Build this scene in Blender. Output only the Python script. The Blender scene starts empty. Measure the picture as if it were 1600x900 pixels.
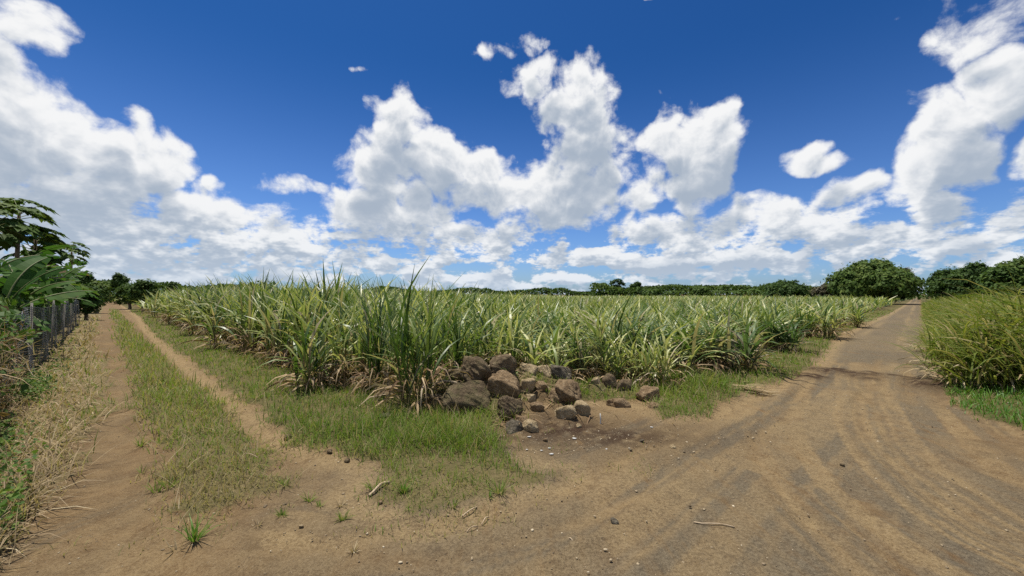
import bpy, math, random
import numpy as np
from mathutils import Vector, Matrix

scene = bpy.context.scene
COL = scene.collection
R = math.radians
PI = math.pi

# ------------------------------------------------------------------ camera
CAM_H = 1.7
FOC = 628.0                      # focal length in photo pixels (1600 wide)
PITCH = math.atan(10.0 / FOC)    # horizon a little below the middle
cd = bpy.data.cameras.new("camera")
cam = bpy.data.objects.new("camera", cd)
COL.objects.link(cam)
cd.sensor_width = 36.0
cd.lens = FOC / 1600.0 * 36.0
cd.clip_start = 0.05
cd.clip_end = 12000.0
cam.location = (0, 0, CAM_H)
cam.rotation_euler = (PI / 2 + PITCH, 0, 0)
scene.camera = cam

# ------------------------------------------------------------------ view / light
vs = scene.view_settings
vs.view_transform = 'Standard'
vs.look = 'None'
vs.gamma = 1.0
vs.use_curve_mapping = False
vs.exposure = 0.36
SUN_AZ = R(-48)      # measured from +Y towards +X
SUN_EL = R(74)
sd = bpy.data.lights.new("sun", 'SUN')
sd.energy = 5.0
sd.angle = R(0.5)
sd.color = (1.0, 0.94, 0.84)
sun = bpy.data.objects.new("sun", sd)
COL.objects.link(sun)
SUN_DIR = Vector((math.sin(SUN_AZ) * math.cos(SUN_EL), math.cos(SUN_AZ) * math.cos(SUN_EL), math.sin(SUN_EL)))
sun.rotation_euler = SUN_DIR.to_track_quat('Z', 'Y').to_euler()
sun.location = (0, 0, 50)

cy = scene.cycles
cy.max_bounces = 8
cy.diffuse_bounces = 3
cy.glossy_bounces = 2
cy.transmission_bounces = 4
cy.transparent_max_bounces = 8
cy.use_denoising = False


def ray(px, py):
    """world direction seen at a photo pixel"""
    x, y = (px - 800.0) / FOC, (450.0 - py) / FOC
    c, s = math.cos(PITCH), math.sin(PITCH)
    return np.array([x, c - y * s, s + y * c])


def gp(px, py, z=0.0):
    """point of the ground plane (height z) under a photo pixel"""
    d = ray(px, py)
    t = (z - CAM_H) / d[2]
    return np.array([d[0] * t, d[1] * t, z])


def at(px, py, Y):
    """point at depth Y under a photo pixel"""
    d = ray(px, py)
    t = Y / d[1]
    return np.array([d[0] * t, Y, CAM_H + d[2] * t])


def azel(px, py):
    d = ray(px, py)
    return math.atan2(d[0], d[1]), math.atan2(d[2], math.hypot(d[0], d[1]))


# ------------------------------------------------------------------ sky with cumulus
# cumulus masses: place (as seen from the junction), half width, half height, thickness
CLOUDS = [
    (-40, 110, 135, 100, 1), (50, 55, 68, 62, 1), (60, 215, 115, 85, 1), (-60, 300, 190, 130, 1),
    (150, 245, 90, 62, 1), (205, 190, 38, 24, .8), (240, 260, 75, 55, 1), (130, 335, 200, 75, 1),
    (320, 330, 110, 50, 1), (335, 292, 26, 18, .75), (430, 385, 110, 45, 1),
    (625, 195, 46, 55, 1), (600, 265, 62, 60, 1), (680, 255, 62, 55, 1), (610, 335, 105, 52, 1), (475, 295, 55, 26, .5),
    (765, 82, 42, 20, .15), (835, 66, 38, 30, .22), (835, 128, 40, 38, .7), (900, 165, 66, 66, 1), (915, 225, 72, 70, 1), (870, 310, 105, 60, 1), (760, 285, 75, 48, .95),
    (1050, 220, 46, 58, 1), (1115, 230, 48, 60, 1), (1085, 285, 62, 42, .95), (1082, 225, 62, 62, 1), (1000, 300, 40, 45, .85), (1070, 370, 120, 40, .9),
    (1255, 241, 34, 24, .5), (1288, 250, 34, 16, .35), (1530, 46, 108, 62, .5), (1560, 140, 75, 52, 1), (1480, 190, 70, 58, 1), (1440, 270, 70, 64, 1), (1500, 245, 70, 60, 1),
    (1650, 180, 60, 90, 1), (1330, 290, 70, 30, .8), (1220, 345, 120, 42, .95), (1470, 330, 62, 40, 1), (1400, 385, 180, 30, .8), (1600, 345, 60, 42, .9),
    (730, 375, 110, 30, .8), (230, 400, 260, 38, .9), (20, 420, 200, 40, .9), (560, 410, 90, 26, .7), (850, 400, 60, 22, .6), (1120, 415, 90, 20, .6),
]


def build_world():
    w = bpy.data.worlds.new("World")
    scene.world = w
    w.use_nodes = True
    w.cycles.sampling_method = 'MANUAL'
    w.cycles.sample_map_resolution = 256
    nt = w.node_tree
    nt.nodes.clear()

    def mk(tree):
        def N(t, **kw):
            n = tree.nodes.new(t)
            for k, v in kw.items():
                setattr(n, k, v)
            return n

        def put(sock, v):
            if hasattr(v, 'is_output'):
                tree.links.new(v, sock)
            else:
                sock.default_value = v

        def M(op, a, b=None, c=None, clamp=False):
            n = N('ShaderNodeMath', operation=op, use_clamp=clamp)
            for i, v in enumerate((a, b, c)):
                if v is not None:
                    put(n.inputs[i], v)
            return n.outputs[0]

        def V(op, a, b=None, c=None, out=0, scale=None):
            n = N('ShaderNodeVectorMath', operation=op)
            for i, v in enumerate((a, b, c)):
                if v is not None:
                    put(n.inputs[i], v)
            if scale is not None:
                put(n.inputs['Scale'], scale)
            return n.outputs[out]

        def SS(x, lo, hi):
            n = N('ShaderNodeMapRange', interpolation_type='SMOOTHSTEP')
            put(n.inputs[0], x)
            put(n.inputs[1], lo)
            put(n.inputs[2], hi)
            return n.outputs[0]

        def MIX(f, a, b):
            n = N('ShaderNodeMix', data_type='RGBA')
            put(n.inputs[0], f)
            put(n.inputs[6], a)
            put(n.inputs[7], b)
            return n.outputs[2]

        return N, put, M, V, SS, MIX

    # ---- density of cloud in a direction (u = azimuth, v = elevation)
    def density_group(name, level):
        g = bpy.data.node_groups.new(name, 'ShaderNodeTree')
        g.interface.new_socket("P", in_out='INPUT', socket_type='NodeSocketVector')
        g.interface.new_socket("D", in_out='OUTPUT', socket_type='NodeSocketFloat')
        N, put, M, V, SS, MIX = mk(g)

        def noise(vec, scale, detail, rough=.5, out='Fac'):
            n = N('ShaderNodeTexNoise', noise_dimensions='2D')
            put(n.inputs['Vector'], vec)
            n.inputs['Scale'].default_value = scale
            n.inputs['Detail'].default_value = detail
            n.inputs['Roughness'].default_value = rough
            return n.outputs[out]

        gi, go = N('NodeGroupInput'), N('NodeGroupOutput')
        P = gi.outputs[0]
        warp = V('MULTIPLY', V('SUBTRACT', noise(P, 9.0, 1.5, .55, 'Color'), (.5, .5, .5)), (.10, .085, 0))
        P1 = V('ADD', P, warp)
        acc = None
        for (cx, cyy, rx, ry, wt) in CLOUDS:
            rx, ry = rx * 1.03, ry * 1.04
            u0, v0 = azel(cx, cyy)
            ru = (azel(cx + rx, cyy)[0] - azel(cx - rx, cyy)[0]) / 2
            rv = (azel(cx, cyy - ry)[1] - azel(cx, cyy + ry)[1]) / 2
            q = V('MULTIPLY_ADD', P1, (1 / ru, 1 / rv, 0), (-u0 / ru, -v0 / rv, math.sqrt(max(0, 1 - wt)) * .9))
            d = V('DOT_PRODUCT', q, q, out=1)
            acc = d if acc is None else M('MINIMUM', acc, d)
        base = M('SUBTRACT', 1.0, M('MINIMUM', acc, 3.0))
        sep = N('ShaderNodeSeparateXYZ')
        put(sep.inputs[0], P)
        u, v = sep.outputs[0], sep.outputs[1]
        # the same kind of clouds all the way round, and a broken low bank along the horizon
        ln = noise(V('MULTIPLY', P1, (3.1, 5.0, 0)), 1.0, 1.0)
        gen = M('MULTIPLY', M('SUBTRACT', M('SUBTRACT', ln, .40), M('MULTIPLY', v, .16)), 5.0)
        side = SS(M('ABSOLUTE', u), .98, 1.2)
        gen = M('SUBTRACT', gen, M('MULTIPLY', M('SUBTRACT', 1.0, side), 4.5))
        lb = noise(V('MULTIPLY', P, (7.0, 20.0, 0)), 1.0, 1.0)
        low = M('SUBTRACT', M('MULTIPLY', M('SUBTRACT', lb, .455), 6.5), M('MULTIPLY', SS(v, .08, .22), 2.8))
        base = M('SMOOTH_MAX', M('SMOOTH_MAX', base, gen, .2), low, .3)
        P2 = V('MULTIPLY_ADD', warp, (.35, .35, 0), P)
        D = base
        if level > 0:
            hz = M('SUBTRACT', 1.0, SS(v, .05, .24))
            fb2 = noise(V('MULTIPLY', P, (1.0, 2.2, 0)), 42.0, 5.0 if level == 2 else 2.0, .6)
            base = M('ADD', base, M('MULTIPLY', M('MULTIPLY', M('SUBTRACT', fb2, .5), hz), 2.6))
            fb = noise(V('MULTIPLY', P2, (1.0, 1.15, 0)), 15.0, 7.0 if level == 2 else 4.0, .62)
            D = M('ADD', base, M('MULTIPLY', M('SUBTRACT', fb, .5), 1.7))
        vo = N('ShaderNodeTexVoronoi', voronoi_dimensions='2D', feature='F1')
        put(vo.inputs['Vector'], P2)
        vo.inputs['Scale'].default_value = 15.0
        vo.inputs['Detail'].default_value = (0.0, 1.5, 2.0)[level]
        vo.inputs['Roughness'].default_value = .5
        vo.normalize = True
        vd = vo.outputs['Distance']
        D = M('ADD', D, M('MULTIPLY', M('SUBTRACT', .36, vd), 1.7))
        put(go.inputs[0], D)
        return g

    g_fine, g_mid, g_soft = density_group("cloud_density", 2), density_group("cloud_density_mid", 1), density_group("cloud_density_soft", 0)

    # ---- world
    N, put, M, V, SS, MIX = mk(nt)
    out, bg = N('ShaderNodeOutputWorld'), N('ShaderNodeBackground')
    sky = N('ShaderNodeTexSky', sky_type='NISHITA')
    sky.sun_disc = False
    sky.sun_elevation = SUN_EL
    sky.sun_rotation = SUN_AZ
    sky.altitude = 60
    sky.air_density = 1.0
    sky.dust_density = 0.6
    sky.ozone_density = 3.0
    tc = N('ShaderNodeTexCoord')
    dv = tc.outputs['Generated']
    sp = N('ShaderNodeSeparateXYZ')
    put(sp.inputs[0], dv)
    u = M('ARCTAN2', sp.outputs[0], sp.outputs[1])
    v = M('ARCSINE', sp.outputs[2])
    cb = N('ShaderNodeCombineXYZ')
    put(cb.inputs[0], u)
    put(cb.inputs[1], v)
    P = cb.outputs[0]

    def dens(p, g):
        n = N('ShaderNodeGroup')
        n.node_tree = g
        put(n.inputs[0], p)
        return n.outputs[0]

    D0 = dens(P, g_fine)
    to = N('ShaderNodeCombineXYZ')
    put(to.inputs[0], M('MULTIPLY', M('SUBTRACT', -.2, u), .55))
    put(to.inputs[1], M('SUBTRACT', SUN_EL, v))
    L = V('NORMALIZE', to.outputs[0])
    D1 = dens(V('ADD', P, V('SCALE', L, scale=.016)), g_mid)
    D2 = dens(V('ADD', P, V('SCALE', L, scale=.085)), g_soft)
    alpha = SS(D0, -.10, .66)
    occ = M('ADD', M('MULTIPLY', M('MAXIMUM', D1, 0.0), .6), M('MULTIPLY', M('MAXIMUM', D2, 0.0), 1.1))
    lit = M('EXPONENT', M('MULTIPLY', occ, -.95))
    lit = M('ADD', lit, M('MULTIPLY', M('MINIMUM', M('MAXIMUM', M('SUBTRACT', D0, D1), -1.0), 1.0), .22))
    shade = MIX(SS(lit, .06, .84), (3.9, 4.6, 5.6, 1), (9.3, 9.35, 9.4, 1))
    # distance takes the contrast out of the clouds near the horizon
    far = M('MULTIPLY', M('EXPONENT', M('MULTIPLY', M('MAXIMUM', v, 0.0), -13.0)), .62)
    shade = MIX(far, shade, (5.7, 6.9, 8.4, 1))
    tint = N('ShaderNodeMix', data_type='RGBA', blend_type='MULTIPLY')
    tint.inputs[0].default_value = 1.0
    put(tint.inputs[6], sky.outputs[0])
    put(tint.inputs[7], MIX(SS(v, .0, .55), (.62, .86, 1.30, 1), (.135, .42, .80, 1)))
    put(bg.inputs[0], MIX(M('MULTIPLY', alpha, SS(v, -.02, .0)), tint.outputs[2], shade))
    bg.inputs[1].default_value = 0.077
    put(out.inputs[0], bg.outputs[0])


build_world()

# ------------------------------------------------------------------ helpers
rng = np.random.default_rng(11)
random.seed(5)


def _hash(ix, iy, seed):
    h = (ix.astype(np.int64) * 374761393 + iy.astype(np.int64) * 668265263 + seed * 1274126177) & 0x7fffffff
    h = ((h ^ (h >> 13)) * 1274126177) & 0x7fffffff
    return ((h ^ (h >> 16)) & 0xffff) / 65535.0


def vnoise(x, y, seed=0):
    x, y = np.asarray(x, float), np.asarray(y, float)
    ix, iy = np.floor(x), np.floor(y)
    fx, fy = x - ix, y - iy
    fx, fy = fx * fx * (3 - 2 * fx), fy * fy * (3 - 2 * fy)
    a, b = _hash(ix, iy, seed), _hash(ix + 1, iy, seed)
    c, d = _hash(ix, iy + 1, seed), _hash(ix + 1, iy + 1, seed)
    return (a * (1 - fx) + b * fx) * (1 - fy) + (c * (1 - fx) + d * fx) * fy


def fbm(x, y, seed=0, octv=4, gain=.5):
    s, a, n = 0, 1.0, 0
    for k in range(octv):
        s = s + a * vnoise(x * 2 ** k, y * 2 ** k, seed + k * 17)
        n += a
        a *= gain
    return s / n


def sstep(x, lo, hi):
    t = np.clip((x - lo) / (hi - lo), 0, 1)
    return t * t * (3 - 2 * t)


def poly_sd(x, y, pts):
    """signed distance to a polygon, positive inside"""
    x, y = np.asarray(x, float), np.asarray(y, float)
    d = np.full(x.shape, 1e18)
    ins = np.zeros(x.shape, bool)
    n = len(pts)
    for i in range(n):
        ax, ay = pts[i]
        bx, by = pts[(i + 1) % n]
        ex, ey = bx - ax, by - ay
        t = np.clip(((x - ax) * ex + (y - ay) * ey) / (ex * ex + ey * ey + 1e-12), 0, 1)
        d = np.minimum(d, (x - ax - t * ex) ** 2 + (y - ay - t * ey) ** 2)
        c = ((ay > y) != (by > y))
        with np.errstate(divide='ignore', invalid='ignore'):
            xi = (bx - ax) * (y - ay) / (by - ay + (1e-12 if by == ay else 0)) + ax
        ins ^= c & (x < xi)
    return np.where(ins, 1, -1) * np.sqrt(d)


def line_d(x, y, pts):
    """distance to a polyline"""
    x, y = np.asarray(x, float), np.asarray(y, float)
    d = np.full(x.shape, 1e18)
    for (ax, ay), (bx, by) in zip(pts[:-1], pts[1:]):
        ex, ey = bx - ax, by - ay
        t = np.clip(((x - ax) * ex + (y - ay) * ey) / (ex * ex + ey * ey + 1e-12), 0, 1)
        d = np.minimum(d, (x - ax - t * ex) ** 2 + (y - ay - t * ey) ** 2)
    return np.sqrt(d)


def px_poly(pp):
    return [tuple(gp(a, b)[:2]) for a, b in pp]


def smooth_line(pts, n=6):
    """Catmull-Rom through the points"""
    P = [np.array(p, float) for p in pts]
    P = [2 * P[0] - P[1]] + P + [2 * P[-1] - P[-2]]
    out = []
    for i in range(1, len(P) - 2):
        for k in range(n):
            t = k / n
            a, b, c, d = P[i - 1], P[i], P[i + 1], P[i + 2]
            out.append(.5 * (2 * b + (c - a) * t + (2 * a - 5 * b + 4 * c - d) * t * t + (3 * b - a - 3 * c + d) * t ** 3))
    out.append(P[-2])
    return out


def mesh_np(name, v, q, col=None, mat=None, smooth=False, extra=None):
    """mesh from arrays; q is (M,3) or (M,4)"""
    me = bpy.data.meshes.new(name)
    v = np.ascontiguousarray(v, np.float32).reshape(-1, 3)
    q = np.ascontiguousarray(q, np.int32)
    k = q.shape[1]
    me.vertices.add(len(v))
    me.vertices.foreach_set('co', v.ravel())
    me.loops.add(q.size)
    me.loops.foreach_set('vertex_index', q.ravel())
    me.polygons.add(len(q))
    me.polygons.foreach_set('loop_start', np.arange(0, q.size, k, dtype=np.int32))
    me.polygons.foreach_set('loop_total', np.full(len(q), k, np.int32))
    if smooth:
        me.polygons.foreach_set('use_smooth', np.ones(len(q), bool))
    for nm, c in [('col', col)] + list((extra or {}).items()):
        if c is not None:
            at_ = me.color_attributes.new(nm, 'FLOAT_COLOR', 'POINT')
            c4 = np.ones((len(v), 4), np.float32)
            c4[:, :3] = np.asarray(c, np.float32).reshape(-1, 3)
            at_.data.foreach_set('color', c4.ravel())
    me.update(calc_edges=True)
    if mat:
        me.materials.append(mat)
    return me


def link(name, data, parent=None, loc=None, label=None, cat=None, group=None, kind=None):
    o = bpy.data.objects.new(name, data)
    COL.objects.link(o)
    if parent is not None:
        o.parent = parent
    if loc is not None:
        o.location = [float(a) for a in loc]
    if label:
        o['label'] = label
    if cat:
        o['category'] = cat
    if group:
        o['group'] = group
    if kind:
        o['kind'] = kind
    return o


class Geo:
    """collects quads/tris (as quads) with per-vertex colour"""

    def __init__(s):
        s.v, s.q, s.c, s.n = [], [], [], 0

    def add(s, v, q, c):
        v = np.asarray(v, float).reshape(-1, 3)
        q = np.asarray(q, int)
        s.v.append(v)
        s.q.append(q + s.n)
        c = np.asarray(c, float)
        if c.ndim == 1:
            c = np.repeat(c[None], len(v), 0)
        s.c.append(c.reshape(-1, 3))
        s.n += len(v)

    def arrays(s):
        return np.concatenate(s.v), np.concatenate(s.q), np.concatenate(s.c)

    def mesh(s, name, mat, smooth=True):
        v, q, c = s.arrays()
        return mesh_np(name, v, q, c, mat, smooth)


def strips(P, az, L, W, el, curve, segs=4, r=None, dry=None, twist=None, prof=None, kink=0.0):
    """N grass-like blades: base points P (N,3), heading, length, width, start elevation, total bend"""
    P = np.asarray(P, float)
    N = len(P)
    one = np.ones(N)
    az, L, W, el, curve = [one * a for a in (az, L, W, el, curve)]
    r = rng.random(N) if r is None else one * r
    dry = np.zeros(N) if dry is None else one * dry
    twist = rng.normal(0, .5, N) if twist is None else one * twist
    S = segs + 1
    ts = np.linspace(0, 1, S)
    if prof is None:
        prof = np.interp(ts, [0, .25, .6, 1], [.75, 1, .8, .06])
    pos = np.zeros((N, S, 3))
    pos[:, 0] = P
    th = el[:, None] - curve[:, None] * ts[None, :] ** 1.35
    if kink:
        th = th - kink * rng.random((N, 1)) * (ts[None, :] > .55)
    dirx, diry = np.cos(az), np.sin(az)
    for k in range(1, S):
        a = .5 * (th[:, k] + th[:, k - 1])
        st = L / segs
        pos[:, k, 0] = pos[:, k - 1, 0] + st * np.cos(a) * dirx
        pos[:, k, 1] = pos[:, k - 1, 1] + st * np.cos(a) * diry
        pos[:, k, 2] = pos[:, k - 1, 2] + st * np.sin(a)
    # width vector: horizontal across the heading, twisted about the blade
    ax = np.stack([-diry, dirx, np.zeros(N)], 1)[:, None, :]
    up = np.stack([-np.sin(th) * dirx[:, None], -np.sin(th) * diry[:, None], np.cos(th)], 2)
    tw = (twist[:, None] * (0.4 + .6 * ts[None, :]))[:, :, None]
    wv = ax * np.cos(tw) + up * np.sin(tw)
    hw = (W[:, None] * prof[None, :] * .5)[:, :, None]
    v = np.stack([pos - wv * hw, pos + wv * hw], 2).reshape(N, S * 2, 3)
    b = (np.arange(N) * S * 2)[:, None]
    k = np.arange(segs)[None, :] * 2
    q = np.stack([b + k, b + k + 1, b + k + 3, b + k + 2], 2).reshape(-1, 4)
    c = np.zeros((N, S, 2, 3))
    c[..., 0] = r[:, None, None]
    c[..., 1] = ts[None, :, None]
    c[..., 2] = dry[:, None, None]
    return v.reshape(-1, 3), q, c.reshape(-1, 3)


def tube(pts, rad, sides=6):
    pts = [np.asarray(p, float) for p in pts]
    n = len(pts)
    rad = np.ones(n) * rad
    v, q = [], []
    for i in range(n):
        d = pts[min(i + 1, n - 1)] - pts[max(i - 1, 0)]
        d = d / (np.linalg.norm(d) + 1e-9)
        a = np.cross(d, [0, 0, 1.0] if abs(d[2]) < .9 else [1.0, 0, 0])
        a /= np.linalg.norm(a) + 1e-9
        b = np.cross(d, a)
        for k in range(sides):
            t = 2 * PI * k / sides
            v.append(pts[i] + rad[i] * (math.cos(t) * a + math.sin(t) * b))
    for i in range(n - 1):
        for k in range(sides):
            k2 = (k + 1) % sides
            q.append((i * sides + k, i * sides + k2, (i + 1) * sides + k2, (i + 1) * sides + k))
    v.append(pts[-1] + 0)
    for k in range(0, sides, 1):
        q.append(((n - 1) * sides + k, (n - 1) * sides + (k + 1) % sides, len(v) - 1, len(v) - 1))
    v = np.array(v)
    q = [t for t in q]
    # last fan as degenerate-free quads: use the ring pairs instead
    q = [t for t in q if t[2] != t[3]]
    if sides == 6:
        o = (n - 1) * sides
        q += [(o, o + 1, o + 2, o + 3), (o, o + 3, o + 4, o + 5)]
    elif sides == 4:
        o = (n - 1) * sides
        q += [(o, o + 1, o + 2, o + 3)]
    return v[:-1], np.array(q)


# ------------------------------------------------------------------ materials
class Nodes:
    def __init__(s, name):
        s.m = bpy.data.materials.new(name)
        s.m.use_nodes = True
        s.t = s.m.node_tree
        s.t.nodes.clear()
        s.out = s.N('ShaderNodeOutputMaterial')

    def N(s, t, **kw):
        n = s.t.nodes.new(t)
        for k, v in kw.items():
            setattr(n, k, v)
        return n

    def put(s, sock, v):
        if hasattr(v, 'is_output'):
            s.t.links.new(v, sock)
        elif isinstance(v, tuple) and len(v) == 3 and sock.type == 'RGBA':
            sock.default_value = (*v, 1)
        else:
            sock.default_value = v

    def M(s, op, a, b=None, clamp=False):
        n = s.N('ShaderNodeMath', operation=op, use_clamp=clamp)
        s.put(n.inputs[0], a)
        if b is not None:
            s.put(n.inputs[1], b)
        return n.outputs[0]

    def mix(s, f, a, b, blend='MIX'):
        n = s.N('ShaderNodeMix', data_type='RGBA', blend_type=blend)
        s.put(n.inputs[0], f)
        s.put(n.inputs[6], a)
        s.put(n.inputs[7], b)
        return n.outputs[2]

    def ss(s, x, lo, hi, a=0.0, b=1.0):
        n = s.N('ShaderNodeMapRange', interpolation_type='SMOOTHSTEP')
        s.put(n.inputs[0], x)
        n.inputs[1].default_value, n.inputs[2].default_value = lo, hi
        n.inputs[3].default_value, n.inputs[4].default_value = a, b
        return n.outputs[0]

    def noise(s, scale, detail=3, rough=.5, vec=None, out='Fac', dist=0.0):
        n = s.N('ShaderNodeTexNoise')
        n.inputs['Scale'].default_value = scale
        n.inputs['Detail'].default_value = detail
        n.inputs['Roughness'].default_value = rough
        n.inputs['Distortion'].default_value = dist
        if vec is not None:
            s.put(n.inputs['Vector'], vec)
        return n.outputs[out]

    def pos(s):
        return s.N('ShaderNodeNewGeometry').outputs['Position']

    def obj(s):
        return s.N('ShaderNodeTexCoord').outputs['Object']

    def attr(s, name):
        a = s.N('ShaderNodeAttribute', attribute_name=name)
        sp = s.N('ShaderNodeSeparateColor')
        s.put(sp.inputs[0], a.outputs['Color'])
        return sp.outputs[0], sp.outputs[1], sp.outputs[2]

    def ramp(s, f, stops):
        n = s.N('ShaderNodeValToRGB')
        cr = n.color_ramp
        while len(cr.elements) < len(stops):
            cr.elements.new(.5)
        for e, (p, c) in zip(cr.elements, stops):
            e.position = p
            e.color = (*c, 1)
        s.put(n.inputs[0], f)
        return n.outputs[0]

    def bump(s, h, strength=.5, dist=.02, normal=None):
        n = s.N('ShaderNodeBump')
        n.inputs['Strength'].default_value = strength
        n.inputs['Distance'].default_value = dist
        s.put(n.inputs['Height'], h)
        if normal is not None:
            s.put(n.inputs['Normal'], normal)
        return n.outputs[0]

    def principled(s, col, rough=.8, normal=None, spec=.3):
        b = s.N('ShaderNodeBsdfPrincipled')
        s.put(b.inputs['Base Color'], col)
        s.put(b.inputs['Roughness'], rough)
        b.inputs['Specular IOR Level'].default_value = spec
        if normal is not None:
            s.put(b.inputs['Normal'], normal)
        return b.outputs[0]

    def finish(s, sh):
        s.t.links.new(sh, s.out.inputs[0])
        return s.m


def leaf_mat(name, stops, dry, trans=.32, rough=.5, spec=.35, tip=None):
    """blades and leaves: col.r picks the tone, col.g runs along the blade, col.b is how dry it is"""
    n = Nodes(name)
    r, g, b = n.attr('col')
    c = n.ramp(r, stops)
    c = n.mix(b, c, n.ramp(n.M('FRACT', n.M('MULTIPLY', r, 7.31)), [(0, dry), (1, tuple(x * .55 for x in dry))]))
    if tip is not None:
        c = n.mix(n.M('MULTIPLY', n.ss(g, .55, 1.0), .6), c, tip)
    pr = n.principled(c, rough, spec=spec)
    tr = n.N('ShaderNodeBsdfTranslucent')
    n.put(tr.inputs[0], n.mix(1.0, c, (1.0, 1.05, .55), 'MULTIPLY'))
    mx = n.N('ShaderNodeMixShader')
    mx.inputs[0].default_value = trans
    n.t.links.new(pr, mx.inputs[1])
    n.t.links.new(tr.outputs[0], mx.inputs[2])
    return n.finish(mx.outputs[0])


def plain_mat(name, a, b, scale=8, rough=.8, bump=.3, dist=.01, spec=.3):
    n = Nodes(name)
    o = n.obj()
    f = n.noise(scale, 5, .6, o)
    c = n.mix(n.ss(f, .3, .7), a, b)
    return n.finish(n.principled(c, rough, n.bump(n.noise(scale * 3, 5, .65, o), bump, dist), spec))


MAT = {}
MAT['cane'] = leaf_mat('cane_leaf', [(0, (.034, .072, .014)), (.3, (.090, .155, .030)), (.6, (.215, .275, .080)), (1, (.48, .48, .20))], (.52, .42, .26), .34, .42, .45)
MAT['cane_blue'] = leaf_mat('cane_leaf_grey_green', [(0, (.045, .090, .030)), (.5, (.085, .145, .050)), (1, (.20, .25, .11))], (.52, .43, .28), .40, .5, .3)
MAT['cane_dry'] = leaf_mat('cane_dry_leaf', [(0, (.50, .38, .23)), (.5, (.33, .225, .125)), (.8, (.16, .095, .05)), (1, (.60, .50, .36))], (.40, .30, .18), .3, .7, .2)
MAT['stalk'] = leaf_mat('cane_stalk', [(0, (.10, .12, .04)), (1, (.20, .13, .06))], (.2, .13, .07), 0.0, .5)
MAT['grass'] = leaf_mat('grass_blade', [(0, (.080, .142, .018)), (.5, (.145, .225, .032)), (1, (.250, .295, .060))], (.46, .37, .19), .42, .6, .2)
MAT['grass_lush'] = leaf_mat('grass_blade_lush', [(0, (.055, .140, .015)), (.6, (.105, .225, .024)), (1, (.19, .30, .045))], (.34, .28, .12), .34, .5, .35)
MAT['hay'] = leaf_mat('dry_grass_blade', [(0, (.42, .33, .19)), (.5, (.32, .235, .13)), (1, (.54, .45, .29))], (.3, .22, .13), .3, .7, .2)
MAT['reed'] = leaf_mat('tall_grass_blade', [(0, (.060, .105, .018)), (.5, (.140, .185, .032)), (1, (.28, .28, .065))], (.46, .36, .19), .42, .6, .2)
MAT['weed'] = leaf_mat('weed_leaf', [(0, (.035, .080, .014)), (.6, (.080, .150, .024)), (1, (.17, .23, .045))], (.20, .13, .06), .35, .6, .18)
MAT['banana'] = leaf_mat('banana_leaf', [(0, (.028, .080, .014)), (.6, (.058, .130, .022)), (1, (.13, .19, .040))], (.22, .16, .09), .40, .6, .10)
MAT['tree_dark'] = leaf_mat('tree_leaf_dark', [(0, (.024, .052, .011)), (.6, (.050, .095, .018)), (1, (.095, .145, .030))], (.10, .07, .03), .28, .65, .15)
MAT['tree_mid'] = leaf_mat('tree_leaf_mid', [(0, (.034, .070, .014)), (.6, (.070, .120, .022)), (1, (.125, .170, .036))], (.12, .08, .04), .3, .65, .15)
MAT['tree_brown'] = leaf_mat('tree_leaf_brown', [(0, (.055, .055, .025)), (1, (.12, .10, .05))], (.12, .08, .04), .25, .6, .3)
MAT['bark'] = plain_mat('bark', (.10, .075, .05), (.19, .15, .11), 6, .9, .6, .03)
MAT['green_stem'] = plain_mat('green_stem', (.10, .13, .04), (.17, .17, .07), 6, .6, .2, .01)


# ------------------------------------------------------------------ layout of the place (metres, camera over the origin)
# the dirt road runs off half right, the farm track half left, at a right angle
UR = np.array([math.sin(R(45.3)), math.cos(R(45.3))])
NR = np.array([UR[1], -UR[0]])
UL = np.array([-math.sin(R(45.3)), math.cos(R(45.3))])
NL = np.array([UL[1], -UL[0]])

EDGE_L = 3.0      # cane edge beside the track (n along NL)
EDGE_R = -3.15    # cane edge beside the road (n along NR)


def far(u, n, off, s):
    p = u * s + n * off
    return (float(p[0]), float(p[1]))


POLY_VERGE = px_poly([(232, 512), (272, 545), (350, 602), (424, 655), (468, 684), (535, 708), (592, 728), (606, 748), (572, 772), (622, 792), (668, 808), (735, 790),
                      (800, 760), (878, 752), (872, 738), (805, 738), (797, 705), (770, 668), (820, 640), (900, 628), (1000, 628), (1040, 652), (1100, 644), (1150, 622), (1200, 602), (1262, 576)])
POLY_VERGE += [far(UR, NR, -2.40, 22), far(UR, NR, -1.9, 45), far(UR, NR, -1.55, 90), far(UR, NR, -1.4, 1500), (0, 3000), far(UL, NL, 1.8, 1500), far(UL, NL, 1.85, 40)]
POLY_STRIP = px_poly([(195, 545), (214, 610), (236, 665), (256, 715), (268, 765), (282, 815), (330, 805), (420, 772), (462, 752), (405, 700), (362, 655), (316, 614), (258, 565)])
POLY_STRIP += [far(UL, NL, .95, 20), far(UL, NL, .9, 70), far(UL, NL, .36, 70), far(UL, NL, .36, 20)]
POLY_LEFT = px_poly([(172, 560), (168, 640), (125, 700), (100, 755), (40, 815), (-40, 900)]) + [(-6, -2), (-60, -2), (-900, 300), far(UL, NL, -.25, 1500), far(UL, NL, -.25, 60), far(UL, NL, -.28, 18)]
POLY_RIGHT = px_poly([(1472, 585), (1484, 612), (1520, 650), (1600, 682), (1800, 720)]) + [(20, 3), (900, 300), far(UR, NR, .45, 1500), far(UR, NR, .42, 60), far(UR, NR, .36, 20)]

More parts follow.
